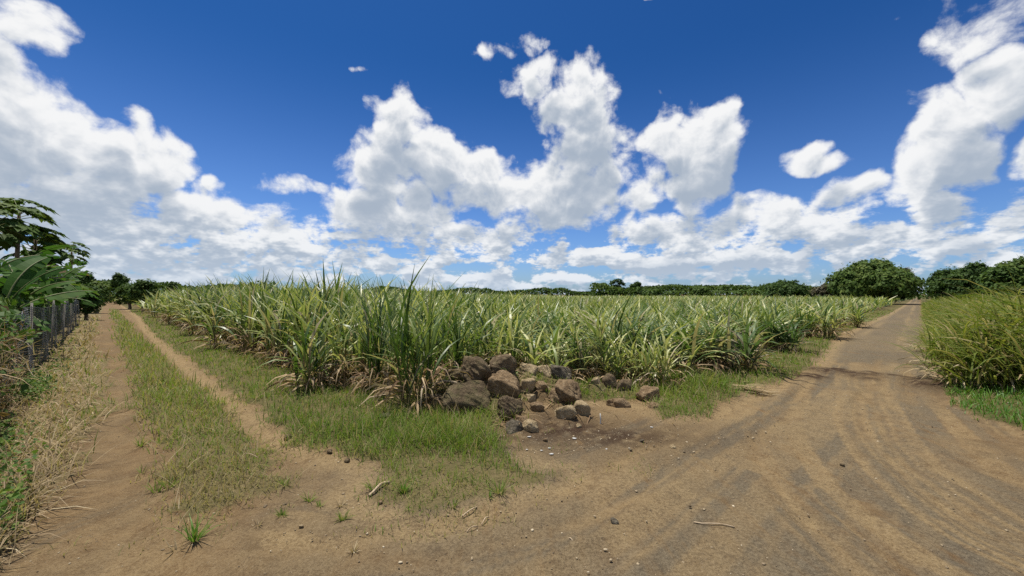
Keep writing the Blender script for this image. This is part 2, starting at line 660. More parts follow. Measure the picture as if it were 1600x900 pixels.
ROCKS = [
    # px, py of the middle, width, height (photo pixels), depth, stone, corner sharpness, label
    (744, 580, 46, 46, 6.20, 'dark', 6, "large dark brown boulder on top of the pile, left of the other top boulder"),
    (786, 572, 42, 36, 6.45, 'dark', 7, "dark rounded boulder at the very top of the stone pile"),
    (710, 589, 34, 24, 6.45, 'dark', 6, "flat dark boulder half buried behind the biggest mossy boulder"),
    (728, 627, 82, 54, 5.75, 'moss', 6, "biggest boulder of the pile, dark and overgrown with moss and grass"),
    (788, 605, 52, 46, 5.95, 'brown', 9, "big brown angular boulder in the middle of the stone pile"),
    (797, 638, 40, 40, 5.42, 'dark', 6, "round grey brown boulder above the two lowest front stones"),
    (826, 581, 30, 27, 6.75, 'tan', 6, "round tan stone at the back of the pile beside the dark top boulder"),
    (850, 583, 26, 25, 6.85, 'tan', 7, "greenish tan stone at the back of the pile left of the charcoal one"),
    (876, 585, 34, 27, 6.75, 'grey', 10, "charcoal grey angular stone at the back of the pile by dry cane leaves"),
    (837, 594, 14, 12, 6.35, 'tan', 8, "small tan stone wedged under the back row of stones"),
    (824, 606, 25, 29, 6.05, 'tan', 7, "upright pale tan stone right of the big middle boulder"),
    (845, 607, 23, 21, 6.10, 'brown', 9, "grey brown stone left of the reddish block"),
    (829, 624, 18, 15, 5.80, 'tan', 8, "small tan stone under the upright pale stone"),
    (839, 637, 22, 18, 5.62, 'brown', 8, "small brown stone lying alone right of the round grey boulder"),
    (816, 622, 12, 11, 5.85, 'brown', 7, "tiny brown stone pinched beside the big middle boulder"),
    (888, 616, 44, 42, 5.95, 'brown', 14, "large reddish brown angular block with a dark shaded face"),
    (868, 621, 22, 26, 5.90, 'brown', 10, "brown stone leaning against the left side of the reddish block"),
    (884, 646, 31, 26, 5.42, 'tan', 13, "squarish pale tan block in front of the reddish block"),
    (907, 641, 28, 26, 5.52, 'tan', 9, "tan stone right of the squarish pale block"),
    (816, 658, 21, 14, 5.22, 'brown', 8, "flat brown stone under the round grey boulder"),
    (804, 671, 27, 23, 4.98, 'grey', 9, "dark grey stone at the lowest front corner of the pile"),
    (829, 668, 25, 21, 5.02, 'tan', 9, "tan stone right of the dark grey front corner stone"),
    (952, 598, 23, 26, 6.95, 'dark', 6, "dark rounded stone between dry cane clumps right of the pile"),
    (975, 604, 26, 22, 6.85, 'dark', 6, "dark stone under the yellowish cane clump"),
    (971, 632, 27, 18, 6.12, 'brown', 9, "flat brown stone right of the pile on bare soil, bigger of two"),
    (955, 632, 15, 15, 6.15, 'brown', 8, "small brown stone touching the flat stone right of the pile"),
    (1011, 617, 34, 26, 6.45, 'brown', 10, "brown block set apart at the far right of the stone pile"),
    (1024, 637, 20, 15, 6.00, 'brown', 7, "small reddish stone in front of the block at the far right"),
    (931, 597, 16, 15, 6.95, 'tan', 8, "small tan stone among dry leaves left of the dark rounded stone"),
    (757, 611, 22, 20, 5.98, 'dark', 8, "small dark stone between the mossy and the middle boulder"),
    (566, 606, 26, 20, 7.10, 'grey', 8, "dark stone lying in shade beneath the cane left of the pile"),
    (604, 654, 44, 16, 5.52, 'grey', 7, "low grey stone sunk in the grass left of the stone pile"),
    (676, 630, 40, 24, 6.02, 'dark', 7, "grey stone under dry cane leaves left of the mossy boulder"),
    (1042, 626, 7, 6, 6.35, 'tan', 8, "tiny tan pebble right of the far right block"),
]


def rock_box(k):
    px, py, w, h, Y = ROCKS[k][:5]
    c = at(px, py, Y)
    return c, w / FOC * Y, h / FOC * Y


HEAP = []
for _k in range(len(ROCKS)):
    _c, _w, _h = rock_box(_k)
    HEAP.append((_c[0], _c[1], max(0.0, _c[2] - _h * .5 + min(.05, _h * .25)), max(.22, _w * .75)))


def heap(x, y):
    """soil and rubble piled under the stones"""
    z = np.zeros(np.shape(x))
    for hx, hy, hz, hr in HEAP:
        if hz > .01:
            d2 = ((x - hx) ** 2 + (y - hy) ** 2) / (hr * hr)
            z = np.maximum(z, hz * np.exp(-np.maximum(d2 - .35, 0) * 1.3))
    return z


TRACKS = [   # (points in photo pixels, half width m, light(+)/grey(-), depth)
    ([(1290, 575), (1240, 625), (1195, 672), (1182, 700), (1212, 755), (1262, 812), (1318, 868), (1360, 910)], .10, .9, .02),
    ([(1300, 578), (1262, 625), (1222, 672), (1215, 702), (1250, 755), (1310, 812), (1385, 875), (1440, 915)], .07, -.8, .015),
    ([(1340, 580), (1352, 620), (1368, 670), (1392, 708), (1440, 752), (1520, 812), (1620, 868)], .12, 1.0, .02),
    ([(1372, 585), (1385, 625), (1402, 668), (1432, 705), (1500, 752), (1640, 830)], .11, .75, .018),
    ([(1350, 590), (1366, 628), (1388, 668), (1412, 705), (1470, 756), (1580, 828)], .07, -.8, .01),
    ([(1420, 540), (1420, 590), (1428, 640), (1470, 690), (1560, 740), (1700, 800)], .10, .6, .012),
    ([(1335, 560), (1285, 600), (1215, 650), (1130, 690), (1030, 735), (920, 790), (820, 850)], .13, -.7, .012),
    ([(1300, 555), (1232, 596), (1150, 636), (1060, 676), (965, 722), (880, 768), (790, 806), (700, 822), (560, 850), (430, 842)], .12, .85, .015),
    ([(1340, 570), (1290, 620), (1190, 700), (1090, 770), (960, 860), (900, 905)], .14, -.5, .012),
    ([(430, 860), (560, 868), (690, 880), (780, 862), (900, 820), (1020, 770)], .09, .55, .012),
    ([(380, 905), (560, 902), (760, 905), (960, 888)], .14, -.45, .01),
    ([(1400, 500), (1385, 540), (1360, 600), (1340, 680), (1350, 780), (1400, 900)], .10, .35, .01),
]
TRACK_W = [(smooth_line([gp(a, b)[:2] for a, b in t[0]]), t[1], t[2], t[3]) for t in TRACKS]


def layout(x, y):
    """everything the ground knows about a point"""
    x, y = np.asarray(x, float), np.asarray(y, float)
    nr, nl = x * NR[0] + y * NR[1], x * NL[0] + y * NL[1]
    sr, sl = x * UR[0] + y * UR[1], x * UL[0] + y * UL[1]
    wob = (fbm(x * 2.2, y * 2.2, 3, 4) - .5) * .46
    wob_s = (fbm(x * 9, y * 9, 9, 3) - .5) * .24
    sd = lambda poly, soft: sstep(poly_sd(x, y, poly) + wob + wob_s, -soft, soft)
    verge, strip, left, right = sd(POLY_VERGE, .20), sd(POLY_STRIP, .20), sd(POLY_LEFT, .12), sd(POLY_RIGHT, .10)
    grass = np.maximum(np.maximum(verge, strip), np.maximum(left, right))
    hp = heap(x, y)
    return dict(nr=nr, nl=nl, sr=sr, sl=sl, verge=verge, strip=strip, left=left, right=right, grass=grass, heap=hp)


def height(x, y, lay=None):
    x, y = np.asarray(x, float), np.asarray(y, float)
    lay = lay or layout(x, y)
    near = 1 - sstep(np.hypot(x, y), 15, 60)
    z = (fbm(x * .7, y * .7, 21, 3) - .5) * .06 + (fbm(x * 5, y * 5, 31, 3) - .5) * .022
    z = z + lay['grass'] * .035
    for off in (.12, 1.28):
        z = z - .045 * np.exp(-((lay['nl'] - off) / .22) ** 2) * sstep(lay['sl'], 2.0, 4.5)
    z = z + lay['right'] * .10 * sstep(lay['nr'], .3, 1.6)
    z = z * near
    return z + lay['heap']


def in_field(x, y):
    """signed depth into the cane field (positive inside)"""
    nr, nl = x * NR[0] + y * NR[1], x * NL[0] + y * NL[1]
    a = np.minimum(nl - EDGE_L - .25 * (fbm(x * .5, y * .5, 5, 2) - .5), EDGE_R - nr)
    return np.minimum(a, y - 7.5 - .12 * np.abs(x))


# ------------------------------------------------------------------ ground sheet
def ground_material():
    n = Nodes('soil_and_verge')
    p = n.pos()
    g, grey, ochre = n.attr('col')
    dark, fieldf, strawf = n.attr('col2')
    big = n.noise(.9, 4, .6, p)
    mid = n.noise(5.5, 5, .62, p)
    fine = n.noise(38, 5, .7, p)
    grit = n.noise(95, 4, .8, p)
    # streaks dragged along the road
    mp = n.N('ShaderNodeMapping')
    mp.inputs['Rotation'].default_value = (0, 0, R(45.3))
    mp.inputs['Scale'].default_value = (3.2, .35, 1)
    n.put(mp.inputs[0], p)
    streak = n.noise(2.2, 4, .6, mp.outputs[0])
    soil = n.mix(n.ss(mid, .32, .68), (.128, .076, .034), (.212, .136, .064))
    soil = n.mix(n.M('MULTIPLY', n.ss(big, .38, .62), .5), soil, (.130, .096, .054))
    gcol = n.mix(n.ss(fine, .35, .65), (.088, .072, .049), (.154, .127, .085))
    gfac = n.M('MULTIPLY', grey, n.ss(n.M('ADD', n.M('MULTIPLY', streak, .6), n.M('MULTIPLY', mid, .4)), .28, .52), clamp=True)
    soil = n.mix(gfac, soil, gcol)
    ocol = n.mix(n.ss(fine, .3, .7), (.215, .150, .072), (.315, .232, .122))
    soil = n.mix(n.M('MULTIPLY', ochre, n.ss(n.M('ADD', n.M('MULTIPLY', mid, .45), n.M('MULTIPLY', fine, .55)), .30, .56)), soil, ocol)
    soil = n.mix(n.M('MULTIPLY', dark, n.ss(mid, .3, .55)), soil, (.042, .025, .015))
    # grains and small chips
    soil = n.mix(n.M('MULTIPLY', n.ss(grit, .56, .66), .55), soil, (.30, .235, .155))
    soil = n.mix(n.M('MULTIPLY', n.ss(grit, .46, .34), .6), soil, (.036, .024, .015))
    vo = n.N('ShaderNodeTexVoronoi')
    n.put(vo.inputs['Vector'], p)
    vo.inputs['Scale'].default_value = 26
    chips = n.ss(vo.outputs['Distance'], .20, .10)
    chips = n.M('MULTIPLY', chips, n.ss(n.noise(14, 1, .5, p), .55, .66))
    soil = n.mix(n.M('MULTIPLY', chips, .6), soil, n.mix(mid, (.07, .055, .042), (.32, .26, .18)))
    turf = n.mix(n.ss(mid, .35, .65), (.072, .068, .025), (.118, .098, .043))
    turf = n.mix(n.M('MULTIPLY', strawf, n.ss(fine, .3, .6)), turf, (.20, .15, .08))
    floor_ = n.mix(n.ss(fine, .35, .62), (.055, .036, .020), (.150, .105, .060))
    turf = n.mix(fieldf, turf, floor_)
    c = n.mix(n.ss(n.M('ADD', g, n.M('MULTIPLY', n.M('SUBTRACT', fine, .5), .7)), .38, .72), soil, turf)
    h = n.M('ADD', n.M('MULTIPLY', mid, .22), n.M('ADD', n.M('MULTIPLY', fine, .38), n.M('MULTIPLY', grit, .26)))
    h = n.M('ADD', h, n.M('MULTIPLY', chips, .22))
    nb = n.bump(h, .9, .045)
    return n.finish(n.principled(c, .95, nb, .08))


def axis(lo, hi, step, end, grow=1.13):
    a = list(np.arange(lo, hi + 1e-6, step))
    s, x = step, hi
    up = []
    while x < end:
        s *= grow
        x += s
        up.append(x)
    s, x = step, lo
    dn = []
    while x > -end:
        s *= grow
        x -= s
        dn.append(x)
    return np.array(dn[::-1] + a + up)


def build_ground():
    # the grid follows the two roads, so both stay finely meshed into the distance
    xs, ys = axis(-2.6, 9.6, .036, 6000), axis(-2.6, 9.6, .036, 6000)
    U, W = np.meshgrid(xs, ys)
    x, y = (U * UR[0] + W * UL[0]).ravel(), (U * UR[1] + W * UL[1]).ravel()
    lay = layout(x, y)
    z = height(x, y, lay)
    grey = np.full(x.shape, .25)
    roadc = sstep(lay['nr'], -2.6, -1.6) * sstep(-lay['nr'], -.5, .1)
    grey = np.maximum(grey, roadc * .95)
    road_pale = np.zeros(x.shape)
    # wheel bands along the road: two pale, dusty ones, a loose dark middle
    wn = .12 * (fbm(lay['sr'] * .25, lay['sr'] * 0, 411, 2) - .5) * 2
    brk = sstep(fbm(lay['sr'] * .7, lay['nr'] * 3, 413, 3), .32, .6) * sstep(lay['sr'], 8, 11)
    for off, gain in ((-1.62, .55), (-.42, .65), (-1.95, .35)):
        road_pale = np.maximum(road_pale, gain * brk * np.exp(-((lay['nr'] - off + wn) / .17) ** 2))
    # packed junction in front
    j = 1 - sstep(np.hypot((x - 1.6) / 3.6, (y - 3.4) / 2.4), .6, 1.3)
    grey = np.maximum(grey, j * .95)
    ochre = .22 * sstep(fbm(x * .8, y * .8, 77, 3), .45, .65)
    ochre = np.maximum(ochre, .6 * np.exp(-((lay['nl'] - .12) / .5) ** 2) * sstep(-lay['sl'], -6, -2.5) * (x < -1.2))
    ochre = np.maximum(ochre, road_pale)
    edge = np.exp(-(poly_sd(x, y, POLY_VERGE) + .18) ** 2 / .045)
    ochre = np.maximum(ochre, edge * .75 * (lay['nl'] > 1.2))
    for pts, w, s, dep in TRACK_W:
        m = np.hypot(x, y) < 14
        d = np.full(x.shape, 9.0)
        d[m] = line_d(x[m], y[m], pts)
        d = d + (fbm(x * 4, y * 4, 55, 2) - .5) * .10
        k = np.exp(-(d / (w * .95)) ** 2) * (.55 + .45 * sstep(fbm(x * 1.5, y * 1.5, 58, 2), .3, .6))
        if s > 0:
            ochre = np.maximum(ochre, k * s * .95)
            grey = grey * (1 - k * .6)
        else:
            grey = np.maximum(grey, k * -s)
            ochre = ochre * (1 - k * .8)
        z = z - dep * k + dep * .6 * np.exp(-((d - w * 1.9) / (w * .6)) ** 2)
    # bundles of finer tyre marks that follow the two turning curves
    m = np.hypot(x, y) < 13
    for ref, seed, gain in ((TRACK_W[2][0], 301, 1.0), (TRACK_W[7][0], 311, .85)):
        d = np.full(x.shape, 9.0)
        d[m] = line_d(x[m], y[m], ref)
        side_ = np.where(lay['nl'] < 4.4, 1, -1)
        wv = .10 * (fbm(x * .7, y * .7, seed + 3, 2) - .5)
        band = fbm((d + wv) * 6.0 * side_ + 40, d * 0 + 3.3, seed, 3)
        band2 = fbm((d + wv) * 22 * side_ + 40, d * 0 + 7.3, seed + 1, 2)
        k = np.exp(-(d / 2.1) ** 2) * (.55 + .65 * sstep(fbm(x * .9, y * .9, seed + 2, 3), .35, .6)) * (1 - lay['grass'])
        up = sstep(band * .65 + band2 * .35, .49, .57) * k
        dn = sstep(-(band * .65 + band2 * .35), -.47, -.40) * k
        ochre = np.clip(np.maximum(ochre, up * gain * .62) * (1 - .5 * dn), 0, 1)
        grey = np.clip(np.maximum(grey, dn * .8) * (1 - .35 * up), 0, 1)
        z = z + .010 * (band2 - .5) * k
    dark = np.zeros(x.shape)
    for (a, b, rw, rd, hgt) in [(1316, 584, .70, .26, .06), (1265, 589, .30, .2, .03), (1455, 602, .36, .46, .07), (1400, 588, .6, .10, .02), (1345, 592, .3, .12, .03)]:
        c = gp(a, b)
        # dug soil lies across the road; beside the right bank a raised dark patch
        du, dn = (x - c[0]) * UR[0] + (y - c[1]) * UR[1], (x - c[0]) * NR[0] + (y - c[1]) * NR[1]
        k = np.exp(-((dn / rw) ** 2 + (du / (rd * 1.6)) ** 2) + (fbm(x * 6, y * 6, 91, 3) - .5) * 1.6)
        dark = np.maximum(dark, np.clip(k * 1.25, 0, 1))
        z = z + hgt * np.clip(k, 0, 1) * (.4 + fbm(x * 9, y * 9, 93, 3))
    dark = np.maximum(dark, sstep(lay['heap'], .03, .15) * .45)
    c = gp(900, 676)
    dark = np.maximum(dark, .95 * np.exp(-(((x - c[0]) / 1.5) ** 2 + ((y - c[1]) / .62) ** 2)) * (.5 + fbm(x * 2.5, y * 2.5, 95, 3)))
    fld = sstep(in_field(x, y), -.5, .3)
    # tread of the left ruts, crumbled lumps
    straw = np.clip(lay['left'] * .9 + lay['strip'] * .5 + lay['verge'] * (.15 + .5 * (1 - sstep(y, 3.3, 4.4))), 0, 1)
    v = np.stack([x, y, z], 1)
    col = np.stack([lay['grass'], grey, ochre], 1)
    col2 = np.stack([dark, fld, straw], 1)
    nx, ny = len(xs), len(ys)
    i = (np.arange(ny - 1)[:, None] * nx + np.arange(nx - 1)[None, :]).ravel()
    q = np.stack([i, i + 1, i + nx + 1, i + nx], 1)
    gq = lay['grass'][q].mean(1)
    cx, cyq = x[q].mean(1), y[q].mean(1)
    r2 = np.hypot(cx, cyq)
    dirt = (gq < .5) & (r2 < 1400)
    track = dirt & (cx < -.35 * cyq)
    road = dirt & ~track
    mat = ground_material()

    def sub(name, mask):
        f = q[mask]
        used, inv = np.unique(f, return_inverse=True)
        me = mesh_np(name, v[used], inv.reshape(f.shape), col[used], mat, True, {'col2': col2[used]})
        return link(name, me, kind='structure')

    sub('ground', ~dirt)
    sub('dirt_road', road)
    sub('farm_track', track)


build_ground()


def polar_points(n, d0, d1, a0=-1.15, a1=1.15):
    """points spread evenly over the view: as many far as near"""
    d = np.exp(rng.uniform(math.log(d0), math.log(d1), n))
    a = rng.uniform(a0, a1, n)
    return d * np.sin(a), d * np.cos(a), d


# ------------------------------------------------------------------ sugar cane
def cane_geo(g, d, seed, H=1.7, shoots=14, leaves=6, segs=5, spread=.30, yellow=.5, blue=0, ndry=42, upright=0.0, wid=.052, dryness=.08, droop=1.0):
    """one clump: g green blades, d dry blades; returns stalk tubes"""
    global rng
    keep, rng = rng, np.random.default_rng(seed)
    st = []
    P, AZ, L, W, EL, CU, RR, DR = [], [], [], [], [], [], [], []
    for s in range(shoots):
        a = rng.uniform(0, 2 * PI)
        rad = spread * math.sqrt(rng.random())
        bx, by = rad * math.cos(a), rad * math.sin(a)
        lean = (.10 + .55 * rad) * rng.uniform(.4, 1.25) * (1 - .6 * upright)
        la = a + rng.normal(0, .5)
        hs = H * rng.uniform(.20, .42)
        top = np.array([bx + hs * math.sin(lean) * math.cos(la), by + hs * math.sin(lean) * math.sin(la), hs * math.cos(lean)])
        st.append(([(bx, by, -.03), (bx * .5 + top[0] * .5, by * .5 + top[1] * .5, top[2] * .52), tuple(top)], .015))
        plane = rng.uniform(0, PI)
        tone = np.clip(rng.normal(yellow, .28), 0, 1)
        for k in range(leaves):
            f = (k + .5) / leaves
            p = np.array([bx, by, 0]) + (top - np.array([bx, by, 0])) * (.25 + .75 * f)
            side = plane + (PI if k % 2 else 0) + rng.normal(0, .45)
            # lean of the shoot bends every leaf outwards
            ox, oy = math.cos(side) + 1.1 * lean * math.cos(la), math.sin(side) + 1.1 * lean * math.sin(la)
            P.append(p)
            AZ.append(math.atan2(oy, ox))
            L.append(H * rng.uniform(.50, .78) * (.72 + .42 * f))
            W.append(wid * rng.uniform(.7, 1.2))
            EL.append(R(58 + 26 * f + rng.normal(0, 5)) + .12 * upright)
            CU.append(.84 * droop * (rng.uniform(.55, 1.75) * (1.18 - .75 * f)) * (1 - .65 * upright))
            RR.append(np.clip(tone + rng.normal(0, .14) + .12 * (1 - f), 0, 1))
            DR.append(float(rng.random() < dryness * (1.6 - f)) * rng.uniform(.5, 1))
    v, q, c = strips(np.array(P), np.array(AZ), np.array(L), np.array(W), np.array(EL), np.array(CU), segs, np.array(RR), np.array(DR), kink=.7)
    g.add(v, q, c)
    if ndry and d is not None:
        a = rng.uniform(0, 2 * PI, ndry)
        rr = spread * np.sqrt(rng.random(ndry)) * 1.25
        z = rng.uniform(.02, .34, ndry) * H * .55
        P = np.stack([rr * np.cos(a), rr * np.sin(a), z], 1)
        v, q, c = strips(P, a + rng.normal(0, .5, ndry), rng.uniform(.30, .72, ndry) * H * .66, rng.uniform(.018, .042, ndry),
                         rng.uniform(-.1, 1.15, ndry), rng.uniform(.9, 2.5, ndry), 4, rng.random(ndry), 0.0, rng.normal(0, 1, ndry), kink=.8)
        v[:, 2] = np.maximum(v[:, 2], .01)
        d.add(v, q, c)
    rng = keep
    return st


def cane_proto(seed, mat='cane', **kw):
    g, d, t = Geo(), Geo(), Geo()
    for pts, r_ in cane_geo(g, d, seed, **kw):
        v, q = tube(pts, [r_, r_ * .9, r_ * .7], 4)
        t.add(v, q, (random.random(), .5, 0))
    return g.mesh('cane_leaves', MAT[mat]), d.mesh('cane_dry_leaves', MAT['cane_dry']), t.mesh('cane_stalks', MAT['stalk'])


CANE = [cane_proto(100 + i, H=1.7, shoots=11, yellow=y, ndry=76, droop=dr, dryness=dd) for i, (y, dr, dd) in enumerate(
    [(.40, 1.0, .06), (.52, 1.1, .08), (.62, .9, .10), (.46, 1.25, .06), (.70, 1.0, .12), (.34, .85, .05), (.56, 1.2, .08), (.50, .95, .10)])]
CANE_YEL = [cane_proto(140 + i, H=1.5, shoots=10, yellow=.86, ndry=46, droop=1.15, dryness=.12, wid=.042) for i in range(3)]
CANE_BLUE = [cane_proto(150 + i, 'cane_blue', H=1.7, shoots=18, yellow=.5, ndry=30, droop=1.05, dryness=.05) for i in range(2)]
CANE_PALE = [cane_proto(160 + i, 'cane_blue', H=1.7, shoots=20, yellow=.75, ndry=70, droop=1.2, dryness=.38, spread=.36) for i in range(2)]
CANE_TALL = [cane_proto(170 + i, 'cane', H=2.1, shoots=9, leaves=8, yellow=.36, ndry=110, droop=.75, upright=.6, spread=.26, wid=.04, dryness=.05) for i in range(3)]


def put_cane(proto, x, y, s, sz, rot, label, group=None):
    z = float(height(np.array([x]), np.array([y]))[0])
    e = link('sugarcane_clump', None, None, (x, y, z), label, 'sugarcane', group)
    e.empty_display_size = .2
    e.rotation_euler = (0, 0, rot)
    e.scale = (s, s, sz)
    for nm, me in zip(('leaves', 'dry_leaves', 'stalks'), proto):
        link(nm, me, e, kind='stuff')
    return e


HEROES = [
    # base px, base py, top py, width scale, prototypes, label
    (490, 606, 468, 1.0, CANE[0], "low fan of green cane nearest the track bend, dry skirt at its foot"),
    (548, 600, 446, .95, CANE[3], "green cane clump second from the track bend, between low fan and tall spikes"),
    (592, 612, 418, .80, CANE_TALL[1], "upright dark cane on bare stalk just left of the tallest spiky clump"),
    (652, 634, 404, 1.0, CANE_TALL[0], "tallest dark spiky cane clump at the field corner, brown dry skirt below"),
    (700, 603, 434, .95, CANE_TALL[2], "tall green cane behind the left end of the stone pile"),
    (738, 590, 470, 1.0, CANE[5], "green cane clump behind the dark boulders"),
    (515, 588, 455, 1.0, CANE[1], "green cane clump just behind the low fan by the track"),
    (615, 592, 440, 1.0, CANE[5], "dense green cane behind the tallest spiky clump"),
    (665, 590, 446, 1.0, CANE[6], "green cane with dry base right behind the tallest spiky clump"),
    (838, 576, 492, .85, CANE_YEL[0], "pale yellow green cane tuft behind the tan stones of the pile"),
    (872, 580, 488, .95, CANE_YEL[1], "yellow green cane clump behind the charcoal stone"),
    (918, 592, 492, .85, CANE_PALE[0], "half dead cane clump with pale dry leaves right of the reddish block"),
    (968, 600, 500, .9, CANE_YEL[2], "bright yellow green cane fan between the pile and far right block"),
    (1030, 606, 512, .85, CANE_YEL[0], "small arching yellow green cane beside the block at the far right"),
    (1003, 596, 512, .8, CANE_YEL[1], "yellow green cane behind the block at the far right of the pile"),
    (1010, 520, 466, 1.25, CANE_BLUE[0], "large blue green cane clump standing out in the middle of the field"),
    (1055, 530, 470, 1.1, CANE_BLUE[1], "smaller blue green cane clump right of the large blue green one"),
    (1152, 577, 476, 1.3, CANE_PALE[1], "broad grey green cane with bleached leaves beside the road verge"),
    (1118, 560, 480, 1.0, CANE[3], "green cane just left of the broad bleached clump by the road"),
    (1222, 549, 474, 1.15, CANE_BLUE[1], "grey green cane by the road, next beyond the broad bleached clump"),
    (1285, 528, 466, 1.35, CANE[4], "arching light green cane clump by the road with brown dry base"),
    (1332, 511, 466, 1.2, CANE[2], "cane clump by the road beyond the arching light green one"),
    (352, 545, 440, 1.2, CANE[0], "cane clump at the track with thick brown dry skirt, near the turf verge"),
    (398, 550, 434, 1.25, CANE[5], "tall dark cane clump at the track beside a pile of dry leaves"),
    (445, 562, 438, 1.15, CANE[1], "cane clump in the recess between the track row and the low fan"),
    (312, 524, 440, 1.2, CANE[3], "cane clump at the track beyond the one with thick dry skirt"),
    (276, 508, 444, 1.2, CANE[6], "cane clump at the track, one before the low far end clump"),
    (247, 496, 448, 1.2, CANE[4], "low cane clump at the track where the row curves away"),
]


def cane_height(x, y):
    az = np.arctan2(x, y)
    return np.interp(az, [-.85, -.6, -.3, -.1, .15, .8], [2.0, 2.18, 2.05, 1.80, 1.42, 1.48]) * (1 + .16 * (fbm(x * .55, y * .55, 40, 2) - .5) * 2)


def build_cane():
    taken = []
    for (px, py, ty, sw, proto, label) in HEROES:
        p = gp(px, py)
        hgt = CAM_H + (ray(px, ty)[2] / ray(px, ty)[1]) * p[1]
        vis = proto[0].vertices
        top = max(v.co.z for v in vis)
        put_cane(proto, p[0], p[1], sw, hgt / top, random.uniform(0, 6.28), label)
        taken.append((p[0], p[1], .34 + .12 * sw))
    tk = np.array(taken)
    # rows of the field
    N = 60000
    n_l, n_r = [], []
    cand = []
    # near field: jittered rows parallel to the track
    for i in range(0, 70):
        for j in range(0, 84):
            nl = EDGE_L + .25 + i * .98
            sl = -6 + j * .80
            p = UL * sl + NL * nl + rng.normal(0, .17, 2)
            cand.append(p)
    cand = np.array(cand)
    dep = in_field(cand[:, 0], cand[:, 1])
    ang = np.arctan2(cand[:, 0], cand[:, 1])
    dist = np.hypot(cand[:, 0], cand[:, 1])
    ok = (dep > .12) & (np.abs(ang) < .98)
    dd = np.hypot(cand[:, 0][:, None] - tk[None, :, 0], cand[:, 1][:, None] - tk[None, :, 1]) - tk[None, :, 2]
    ok &= dd.min(1) > .12
    cand, dep, ang, dist = cand[ok], dep[ok], ang[ok], dist[ok]
    score = dist + 3.2 * np.clip(dep, 0, 30)
    order = np.argsort(score)
    nl_all = cand @ NL
    nr_all = cand @ NR
    n_ind = 300 - len(HEROES)
    tops = {id(p): max(v.co.z for v in p[0].vertices) for p in CANE + CANE_BLUE}
    for k in order[:n_ind]:
        x, y = cand[k]
        h = float(cane_height(x, y)) * random.uniform(.80, 1.16)
        proto = random.choice(CANE)
        if random.random() < .06:
            proto = random.choice(CANE_BLUE)
        if nl_all[k] - EDGE_L < 1.3 and y > 9.5 and x < 0:
            label, group = "green cane clump in the front row along the grassy farm track", "cane in the front row along the track"
        elif EDGE_R - nr_all[k] < 1.4 and x > 4:
            label, group = "cane clump in the front row along the dirt road verge", "cane in the front row along the road"
        else:
            label, group = "cane clump inside the field, behind the front rows", "cane inside the field behind the front rows"
        put_cane(proto, x, y, random.uniform(1.0, 1.3), h / tops[id(proto)], random.uniform(0, 6.28), label, group)
    # the rest of the field reads as one mass
    g = Geo()
    rest = [(cand[k][0], cand[k][1]) for k in order[n_ind:] if dist[k] < 30]
    d = np.exp(rng.uniform(math.log(26), math.log(150), 4200))
    a = rng.uniform(-.86, .80, len(d))
    fx, fy = d * np.sin(a), d * np.cos(a)
    okf = in_field(fx, fy) > .3
    pts = rest + list(zip(fx[okf], fy[okf]))
    lods = []
    for i in range(10):
        q = Geo()
        cane_geo(q, None, 300 + i, H=1.0, shoots=9, leaves=5, segs=3, spread=.26, yellow=.5 + .04 * (i % 5), ndry=0, wid=.055, droop=1.05)
        lods.append(q.arrays())
    far_l = []
    for i in range(6):
        q = Geo()
        cane_geo(q, None, 330 + i, H=1.0, shoots=8, leaves=3, segs=2, spread=.36, yellow=.55, ndry=0, wid=.060, droop=.9)
        far_l.append(q.arrays())
    V, Q, C, n = [], [], [], 0
    for (x, y) in pts:
        ds = math.hypot(x, y)
        v, q, c = random.choice(lods if ds < 30 else far_l)
        h = float(cane_height(np.array(x), np.array(y))) * random.uniform(.86, 1.1) * .98
        t = random.uniform(0, 6.28)
        w = h * (1.0 if ds < 30 else 1.0 + (ds - 30) / 38)
        ct, st = math.cos(t) * w, math.sin(t) * w
        vv = np.stack([x + v[:, 0] * ct - v[:, 1] * st, y + v[:, 0] * st + v[:, 1] * ct, v[:, 2] * h], 1)
        V.append(vv)
        Q.append(q + n)
        C.append(np.clip(c + np.array([random.gauss(0, .10), 0, 0]), 0, 1))
        n += len(v)
    me = mesh_np('sugarcane_field', np.concatenate(V), np.concatenate(Q), np.concatenate(C), MAT['cane'], True)
    link('sugarcane_field', me, label="mass of sugarcane filling the field behind the clumps in front", cat='sugarcane', kind='stuff')


build_cane()


